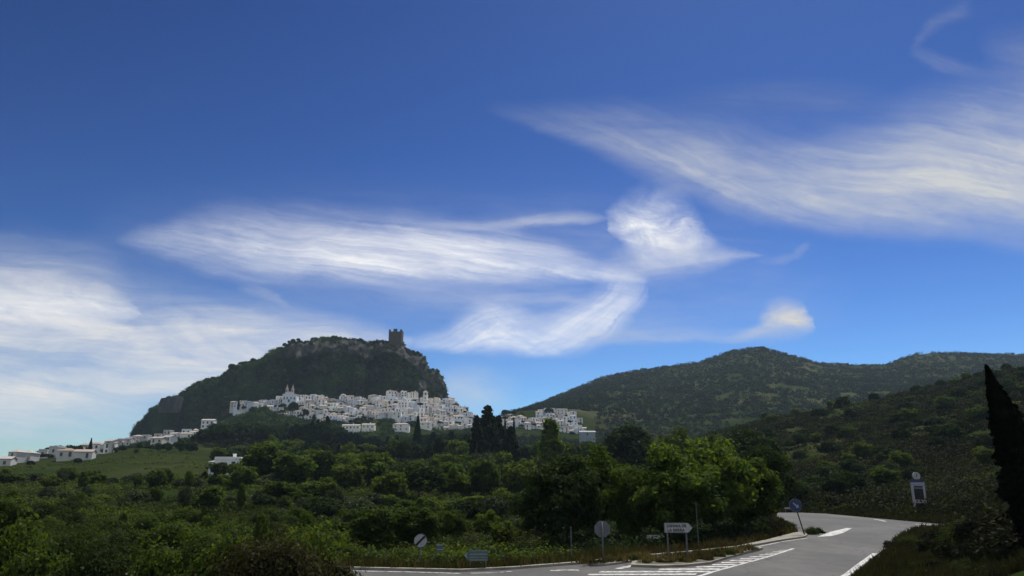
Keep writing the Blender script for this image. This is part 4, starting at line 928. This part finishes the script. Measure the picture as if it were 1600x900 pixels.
# totem board on the right bank
p = roadsidez(1438, 790, 105); zb = p.z
zt = lambda py: H + ray(1438, py)[1]*105 - zb
s = px_scale(105)
t = thing('notice_board', 'white-framed upright board with dark blue header and round emblem beyond the bend', 'notice board', p)
b = MB(); zl = zt(786); zh = zt(757)
for sg in (-1, 1): b.box(sg*9*s-1.6*s, sg*9*s+1.6*s, -.1, .1, min(-.4, zt(792)), zh)
b.box(-7.4*s, 7.4*s, -.1, .1, zl, zl+5*s); b.box(-7.4*s, 7.4*s, -.1, .1, zh-6*s, zh); b.build('frame', M['signwhite'], t)
b = MB(); b.box(-7.4*s, 7.4*s, -.02, .05, zl+5*s, zh-6*s); b.build('panel', M['signblack'], t)
b = MB(); b.box(-7*s, 7*s, -.13, -.105, zh-5*s, zh-2*s); b.build('header_strip', M['signblue'], t)
b = MB(); b.box(-10.5*s, 10.5*s, -.14, .14, zh+.02, zh+3*s); b.build('cornice', M['signwhite'], t)
b = MB(); b.box(-9.5*s, 9.5*s, -.12, .12, zh+3*s+.02, zh+8*s); b.build('header', M['signblue'], t)
b = MB(); disc(b, 6*s, -.1, .1, 28, zh+13*s); em = b.build('emblem', M['signwhite'], t)
b = MB(); b.box(-.8*s, .8*s, -.115, -.102, zh+11*s, zh+16*s); b.build('emblem_mark', M['signback'], em)
b = MB(); b.box(-.05, .05, -.05, .05, zh-10*s, zh); b.build('side_rod', M['galv'], t).location.x = 13*s
# poles, rails
p = roadsidez(1092, 860, 58)
b = MB(); b.tube((0,0,-.2), (0,0,H + ray(1092, 783)[1]*58 - p.z), .035, .025, 8); b.tube((0,0,0), (0,0,.25), .09, .09, 8)
tag(b.build('metal_pole', M['galv'], loc=p), 'thin bare grey pole in front of the bright green trees', 'pole')
p = roadsidez(893, 875, 49)
b = MB(); b.tube((0,0,-.2), (0,0,2.0), .04, .035, 8); b.tube((0,0,1.95), (0,0,2.02), .055, .055, 8)
tag(b.build('metal_pole', M['galv'], loc=p), 'short dark grey post under the big dark tree, left of the stop sign', 'pole')
def rail(px0, px1, py, Y, label):
    a0, e = ray(px0, py); a1, _ = ray(px1, py); p = Vector((a0*Y, Y, tz(a0*Y, Y))); ln = (a1-a0)*Y; zr_ = H + e*Y - p.z
    t = thing('guard_rail', label, 'guard rail', p, .12)
    b = MB(); b.prism([(0,zr_-.14),(ln,zr_-.14),(ln,zr_+.14),(0,zr_+.14)], -.03, .0); b.box(0, ln, -.07, -.03, zr_+.03, zr_+.12); b.box(0, ln, -.07, -.03, zr_-.12, zr_-.03); b.build('beam', M['signwhite'], t)
    for x in (.1, ln-.2): b = MB(); b.box(x, x+.1, .0, .1, -.3, zr_+.1); b.build('post', M['galv'], t)
rail(1010, 1032, 839, 60, 'short bright guard rail under the trees left of the arrow sign')
rail(1226, 1241, 794, 122, 'far bright guard rail end left of the tilted blue sign')

# ------------------------------------------------------------------ haze
b = MB(); b.box(-9000, 9000, -9000, 9000, -400, 330)
m, nt, pb = newmat('haze_air'); nt.nodes.remove(pb); pv_ = N(nt, 'ShaderNodeVolumePrincipled')
pv_.inputs['Color'].default_value = (.62, .82, 1, 1); pv_.inputs['Density'].default_value = .00007; pv_.inputs['Anisotropy'].default_value = .0
nt.links.new(pv_.outputs[0], nt.nodes['Material Output'].inputs['Volume'])
import os
if not os.environ.get('NOHAZE'): tag(b.build('haze', m), kind='stuff')

# ------------------------------------------------------------------ sun and sky
SAZ, SEL = math.radians(25), math.radians(60)
S = Vector((math.sin(SAZ)*math.cos(SEL), math.cos(SAZ)*math.cos(SEL), math.sin(SEL)))
sl = bpy.data.lights.new('sun', 'SUN'); sl.energy = 4.8; sl.angle = math.radians(.53); sl.color = (1, .955, .88)
so = bpy.data.objects.new('sun', sl); C.objects.link(so); so.rotation_euler = S.to_track_quat('Z', 'Y').to_euler()
w = bpy.data.worlds.new('World'); scene.world = w; w.use_nodes = True; nt = w.node_tree; L_ = nt.links.new
bg = nt.nodes['Background']; bg.inputs[1].default_value = .1
sky = N(nt, 'ShaderNodeTexSky', sky_type='NISHITA'); sky.sun_disc = False; sky.sun_elevation = SEL; sky.sun_rotation = SAZ
sky.altitude = 400; sky.air_density = 1.0; sky.dust_density = .4; sky.ozone_density = 1.6
tc = N(nt, 'ShaderNodeTexCoord'); sp = N(nt, 'ShaderNodeSeparateXYZ'); L_(tc.outputs['Generated'], sp.inputs[0])
def mth(op, a, b=None, c=None, clamp=False):
    n = N(nt, 'ShaderNodeMath', operation=op); n.use_clamp = clamp
    for i, v in enumerate((a, b, c)):
        if v is None: continue
        if isinstance(v, (int, float)): n.inputs[i].default_value = v
        else: L_(v, n.inputs[i])
    return n.outputs[0]
yy = mth('MAXIMUM', sp.outputs[1], .05); A0 = mth('DIVIDE', sp.outputs[0], yy); E0 = mth('DIVIDE', sp.outputs[2], yy)
front = mth('MULTIPLY', mth('SUBTRACT', sp.outputs[1], .2), 8, clamp=True)
def comb(x, y, z=0.0):
    n = N(nt, 'ShaderNodeCombineXYZ')
    for i, v in enumerate((x, y, z)):
        if isinstance(v, (int, float)): n.inputs[i].default_value = v
        else: L_(v, n.inputs[i])
    return n.outputs[0]
def wn(vec, scale, detail, rough=.55, dist=0):
    n = N(nt, 'ShaderNodeTexNoise'); n.inputs['Scale'].default_value = scale; n.inputs['Detail'].default_value = detail
    n.inputs['Roughness'].default_value = rough; n.inputs['Distortion'].default_value = dist; L_(vec, n.inputs['Vector']); return n
wv = wn(comb(mth('MULTIPLY', A0, .6), mth('MULTIPLY', E0, 1.4)), 5, 3); sc_ = N(nt, 'ShaderNodeSeparateColor'); L_(wv.outputs['Color'], sc_.inputs[0])
wf = wn(comb(mth('MULTIPLY', A0, .6), E0), 22, 8, .7); sf_ = N(nt, 'ShaderNodeSeparateColor'); L_(wf.outputs['Color'], sf_.inputs[0])
A = mth('ADD', A0, mth('ADD', mth('MULTIPLY', mth('SUBTRACT', sc_.outputs[0], .5), .06), mth('MULTIPLY', mth('SUBTRACT', sf_.outputs[0], .5), .035)))
E = mth('ADD', E0, mth('ADD', mth('MULTIPLY', mth('SUBTRACT', sc_.outputs[1], .5), .03), mth('MULTIPLY', mth('SUBTRACT', sf_.outputs[1], .5), .015)))
FIB = wn(comb(mth('MULTIPLY', mth('ADD', A, mth('MULTIPLY', E, .8)), 7), mth('MULTIPLY', E, 20)), 1, 12, .68, 1.2).outputs['Fac']
bl_ = N(nt, 'ShaderNodeMapRange'); bl_.inputs[1].default_value = .32; bl_.inputs[2].default_value = .62; bl_.inputs[3].default_value = .62; bl_.inputs[4].default_value = 1.1
L_(wn(comb(mth('MULTIPLY', A0, 5), mth('MULTIPLY', mth('ADD', E0, mth('MULTIPLY', A0, .15)), 17), 4.0), 1, 6, .6, .8).outputs['Fac'], bl_.inputs[0]); BLOT = bl_.outputs[0]
def fcurve(x, pts, lo, hi, a0, a1):
    mr = N(nt, 'ShaderNodeMapRange'); mr.inputs[1].default_value = a0; mr.inputs[2].default_value = a1; L_(x, mr.inputs[0])
    fc = N(nt, 'ShaderNodeFloatCurve'); c = fc.mapping.curves[0]
    P = [((a - a0)/(a1 - a0), (v - lo)/(hi - lo)) for a, v in pts]; P.sort()
    c.points[0].location = P[0]; c.points[1].location = P[-1]
    for q in P[1:-1]: c.points.new(*q)
    fc.mapping.use_clip = False; fc.mapping.update(); fc.inputs[0].default_value = 1; L_(mr.outputs[0], fc.inputs[1])
    return mth('MULTIPLY_ADD', fc.outputs[0], hi - lo, lo)
k_ = N(nt, 'ShaderNodeVectorMath', operation='SCALE'); L_(sky.outputs[0], k_.inputs[0]); k_.inputs['Scale'].default_value = 1/7.0
g_ = N(nt, 'ShaderNodeGamma'); g_.inputs[1].default_value = 2.3; L_(k_.outputs[0], g_.inputs[0])
k2_ = N(nt, 'ShaderNodeVectorMath', operation='SCALE'); L_(g_.outputs[0], k2_.inputs[0]); k2_.inputs['Scale'].default_value = 7.0
tn_ = N(nt, 'ShaderNodeVectorMath', operation='MULTIPLY'); L_(k2_.outputs[0], tn_.inputs[0]); tn_.inputs[1].default_value = (1, 1.05, 1.04); col = tn_.outputs[0]
def cloud(up, lo, dens, bright, soft_up=.6, soft_lo=.35, streak=(3.5, 40), contrast=.9, rot=0.0, tint=(1, 1, 1), puff=0):
    global col
    pts = up + lo; aa = [ray(*p)[0] for p in pts]; ee = [ray(*p)[1] for p in pts]
    a0, a1 = min(aa) - .01, max(aa) + .01; l, h = min(ee) - .01, max(ee) + .01
    Uc = fcurve(A, [ray(*p) for p in up], l, h, a0, a1); Lc = fcurve(A, [ray(*p) for p in lo], l, h, a0, a1)
    D = fcurve(A, [(ray(p, lo[min(len(lo)-1, i)][1])[0], d) for i, (p, d) in enumerate(dens)], 0, 1.2, a0, a1)
    th = mth('MAXIMUM', mth('SUBTRACT', Uc, Lc), .0015); tv = mth('DIVIDE', mth('SUBTRACT', E, Lc), th)
    def ss(x, e0, e1):
        m_ = N(nt, 'ShaderNodeMapRange', interpolation_type='SMOOTHSTEP'); m_.inputs[1].default_value = e0; m_.inputs[2].default_value = e1; L_(x, m_.inputs[0]); return m_.outputs[0]
    m_ = mth('MULTIPLY', ss(tv, -.22, soft_lo), mth('SUBTRACT', 1, ss(tv, 1 - soft_up, 1.38)))
    fl = mth('SUBTRACT', E, mth('MULTIPLY_ADD', Lc, .6, mth('MULTIPLY', Uc, .4)))
    fl = mth('MULTIPLY_ADD', A, rot, fl)
    st = wn(comb(mth('MULTIPLY', A, streak[0]), mth('MULTIPLY', fl, streak[1]), bright * 7 + rot), 1, 9, .64, .7)
    s1 = N(nt, 'ShaderNodeMapRange'); s1.inputs[1].default_value = .3; s1.inputs[2].default_value = .68; s1.inputs[3].default_value = 1 - contrast * .62; s1.inputs[4].default_value = 1.15; L_(st.outputs['Fac'], s1.inputs[0])
    base_ = mth('MULTIPLY', m_, D)
    er = mth('MULTIPLY', mth('SUBTRACT', FIB, .5), mth('MULTIPLY', mth('MULTIPLY', base_, 1.7, clamp=True), .8))
    er2 = mth('MULTIPLY', mth('SUBTRACT', st.outputs['Fac'], .5), mth('MULTIPLY', base_, .8))
    al = mth('MULTIPLY', mth('MULTIPLY', mth('MULTIPLY', mth('ADD', mth('ADD', base_, er), er2, clamp=True), s1.outputs[0]), BLOT), front, clamp=True)
    mx = N(nt, 'ShaderNodeMix', data_type='RGBA'); L_(al, mx.inputs[0]); L_(col, mx.inputs[6]); mx.inputs[7].default_value = (bright*tint[0], bright*tint[1], bright*tint[2], 1)
    col = mx.outputs[2]
CB = 8.5
# broad veil low on the left
cloud([(-150,440),(0,432),(80,440),(150,452),(210,478),(300,490),(400,500),(500,506),(600,520),(640,530)], [(-150,725),(0,718),(100,702),(200,680),(300,650),(400,622),(500,590),(600,560),(640,545)],
      [(-150,.9),(0,.9),(120,.85),(250,.8),(400,.85),(550,.6),(640,0)], CB*.95, .3, .45, (2.6, 30), .7, .12)
cloud([(-150,438),(0,440),(60,444),(120,455),(170,462),(205,480),(215,492)], [(-150,530),(0,535),(60,530),(120,522),(170,512),(205,500),(215,494)], [(-150,.7),(0,.75),(100,.8),(180,.7),(215,.1)], CB*1.1, .5, .7, (7, 34), .8, .25)
# centre band
cloud([(180,370),(260,348),(330,336),(450,336),(560,345),(700,358),(820,376),(920,402),(980,420),(1020,436)], [(180,380),(260,398),(330,416),(450,434),(600,443),(750,443),(900,440),(980,439),(1020,440)],
      [(180,.0),(230,.25),(300,.5),(400,.7),(550,.85),(700,.92),(820,.85),(920,.62),(975,.35),(1020,0)], CB*1.25, .75, .4, (3.2, 52), .75, .1)
cloud([(620,356),(700,350),(780,345),(850,335),(900,330),(960,334)], [(620,368),(700,366),(780,362),(850,354),(900,350),(960,341)], [(620,.0),(700,.22),(800,.26),(870,.34),(930,.22),(960,0)], CB, .5, .5, (6, 60), .6)
cloud([(370,440),(400,444),(430,460),(455,478)], [(370,452),(400,462),(430,474),(455,486)], [(370,0),(400,.22),(435,.18),(455,0)], CB*.9, .5, .5, (8, 50), .7)
cloud([(100,330),(300,320),(600,320),(900,330),(1100,330),(1250,370),(1350,420)], [(100,440),(300,500),(600,560),(900,570),(1100,560),(1250,545),(1350,520)], [(100,0),(300,.10),(600,.16),(900,.2),(1100,.14),(1250,.06),(1350,0)], CB*.9, .5, .5, (3, 22), 1.0)
cloud([(560,440),(700,446),(840,452),(940,446)], [(560,460),(700,476),(840,484),(940,470)], [(560,0),(700,.2),(840,.25),(940,0)], CB, .6, .5, (4, 60), .9)
# hook below the band
cloud([(610,528),(680,516),(730,492),(770,478),(810,490),(850,502),(900,482),(940,448),(965,430),(1000,424),(1016,432)], [(610,546),(680,548),(750,550),(830,552),(880,552),(930,536),(965,512),(990,488),(1005,466),(1016,440)],
      [(610,0),(680,.4),(760,.75),(830,.8),(900,.7),(950,.6),(985,.42),(1016,.0)], CB*1.22, .6, .35, (6, 38), .85, -.25)
cloud([(880,520),(980,512),(1060,510),(1140,515),(1200,520)], [(880,545),(980,538),(1060,534),(1140,534),(1200,530)], [(880,0),(980,.4),(1080,.3),(1200,0)], CB*.85, .6, .5, (4, 50), .8)
# round puff and its tail
cloud([(950,350),(962,328),(985,312),(1020,305),(1055,310),(1080,330),(1100,356),(1125,380)], [(950,362),(962,374),(985,396),(1020,412),(1050,410),(1080,402),(1100,394),(1125,386)], [(940,.0),(965,.6),(1000,1.0),(1040,1),(1070,.75),(1095,.35),(1125,0)], CB*1.2, .8, .6, (22, 34), 1.0)
cloud([(930,400),(980,385),(1040,372),(1100,380),(1150,392),(1200,398)], [(930,432),(980,438),(1040,436),(1100,426),(1150,412),(1200,400)], [(930,0),(990,.5),(1050,.6),(1110,.5),(1160,.35),(1200,0)], CB, .6, .6, (6, 40), .7)
cloud([(1180,404),(1230,398),(1255,384),(1275,372)], [(1180,412),(1230,412),(1255,400),(1275,384)], [(1180,0),(1230,.15),(1260,.15),(1275,0)], CB*.8, .5, .5, (8, 60), .6)
# small puff above the far hill
cloud([(1120,528),(1165,512),(1190,490),(1215,477),(1240,478),(1258,492),(1268,508)], [(1120,534),(1165,534),(1190,532),(1215,528),(1240,525),(1258,520),(1268,512)], [(1120,0),(1165,.4),(1200,.85),(1240,.9),(1262,.5),(1268,0)], CB*.85, .5, .5, (14, 30), .5, 0, (1, .98, .94))
# great sweep at right
cloud([(760,165),(860,170),(960,172),(1060,190),(1160,204),(1260,212),(1350,206),(1430,180),(1500,166),(1560,150),(1700,125)], [(760,178),(860,212),(960,252),(1060,290),(1160,324),(1260,342),(1350,347),(1430,347),(1500,348),(1560,356),(1700,372)],
      [(760,0),(860,.18),(960,.35),(1060,.55),(1160,.65),(1260,.7),(1350,.8),(1430,.9),(1500,.95),(1600,.9),(1700,.9)], CB*.78, .8, .28, (2.0, 24), .42, .2, (.97, 1, 1.03))
cloud([(1420,74),(1440,40),(1465,18),(1500,0),(1530,-18)], [(1420,84),(1440,66),(1465,46),(1500,30),(1530,22)], [(1420,0),(1440,.2),(1470,.28),(1505,.2),(1530,0)], CB*.7, .9, .9, (9, 30), 1.0, .5)
cloud([(1422,66),(1450,78),(1490,92),(1545,104),(1600,102)], [(1422,88),(1450,106),(1490,118),(1545,122),(1600,120)], [(1422,0),(1450,.2),(1490,.26),(1545,.15),(1600,.0)], CB*.7, .9, .9, (9, 40), .9)
cloud([(1540,60),(1600,50),(1700,40)], [(1540,120),(1600,130),(1700,130)], [(1540,0),(1600,.16),(1700,.2)], CB*.7, .6, .6, (6, 20), .9)
cloud([(1000,150),(1150,135),(1300,130),(1420,140)], [(1000,175),(1150,185),(1300,185),(1420,175)], [(1000,0),(1150,.14),(1300,.16),(1420,0)], CB*.5, .6, .6, (3, 40), .8)
cloud([(660,590),(720,575),(780,585),(820,600)], [(660,640),(720,650),(780,650),(820,640)], [(660,0),(720,.5),(760,.35),(820,0)], CB*.85, .6, .6, (8, 22), .8)
# unseen cirrus added behind the camera as fill light for shaded faces
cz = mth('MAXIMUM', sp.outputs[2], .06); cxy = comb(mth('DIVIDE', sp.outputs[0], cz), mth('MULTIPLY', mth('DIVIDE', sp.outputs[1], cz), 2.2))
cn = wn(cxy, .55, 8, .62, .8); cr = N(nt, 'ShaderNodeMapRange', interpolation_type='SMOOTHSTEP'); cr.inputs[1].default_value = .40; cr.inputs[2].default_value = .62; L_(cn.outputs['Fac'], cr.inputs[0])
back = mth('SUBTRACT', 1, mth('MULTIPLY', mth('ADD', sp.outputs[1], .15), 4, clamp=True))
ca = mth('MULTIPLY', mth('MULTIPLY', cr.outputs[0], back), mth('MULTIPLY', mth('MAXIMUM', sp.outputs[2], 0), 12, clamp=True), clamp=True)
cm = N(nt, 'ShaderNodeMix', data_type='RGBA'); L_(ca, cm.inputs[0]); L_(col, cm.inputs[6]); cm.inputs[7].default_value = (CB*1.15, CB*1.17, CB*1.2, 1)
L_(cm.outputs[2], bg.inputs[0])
# ------------------------------------------------------------------ render settings
vs = scene.view_settings; vs.view_transform = 'Standard'; vs.look = 'None'; vs.gamma = 1; vs.exposure = -.05; vs.use_curve_mapping = False
cy_ = scene.cycles; cy_.max_bounces = 5; cy_.diffuse_bounces = 3; cy_.glossy_bounces = 2; cy_.transmission_bounces = 3; cy_.transparent_max_bounces = 4; cy_.volume_bounces = 0
cy_.use_denoising = True; cy_.use_adaptive_sampling = True; cy_.adaptive_threshold = .02
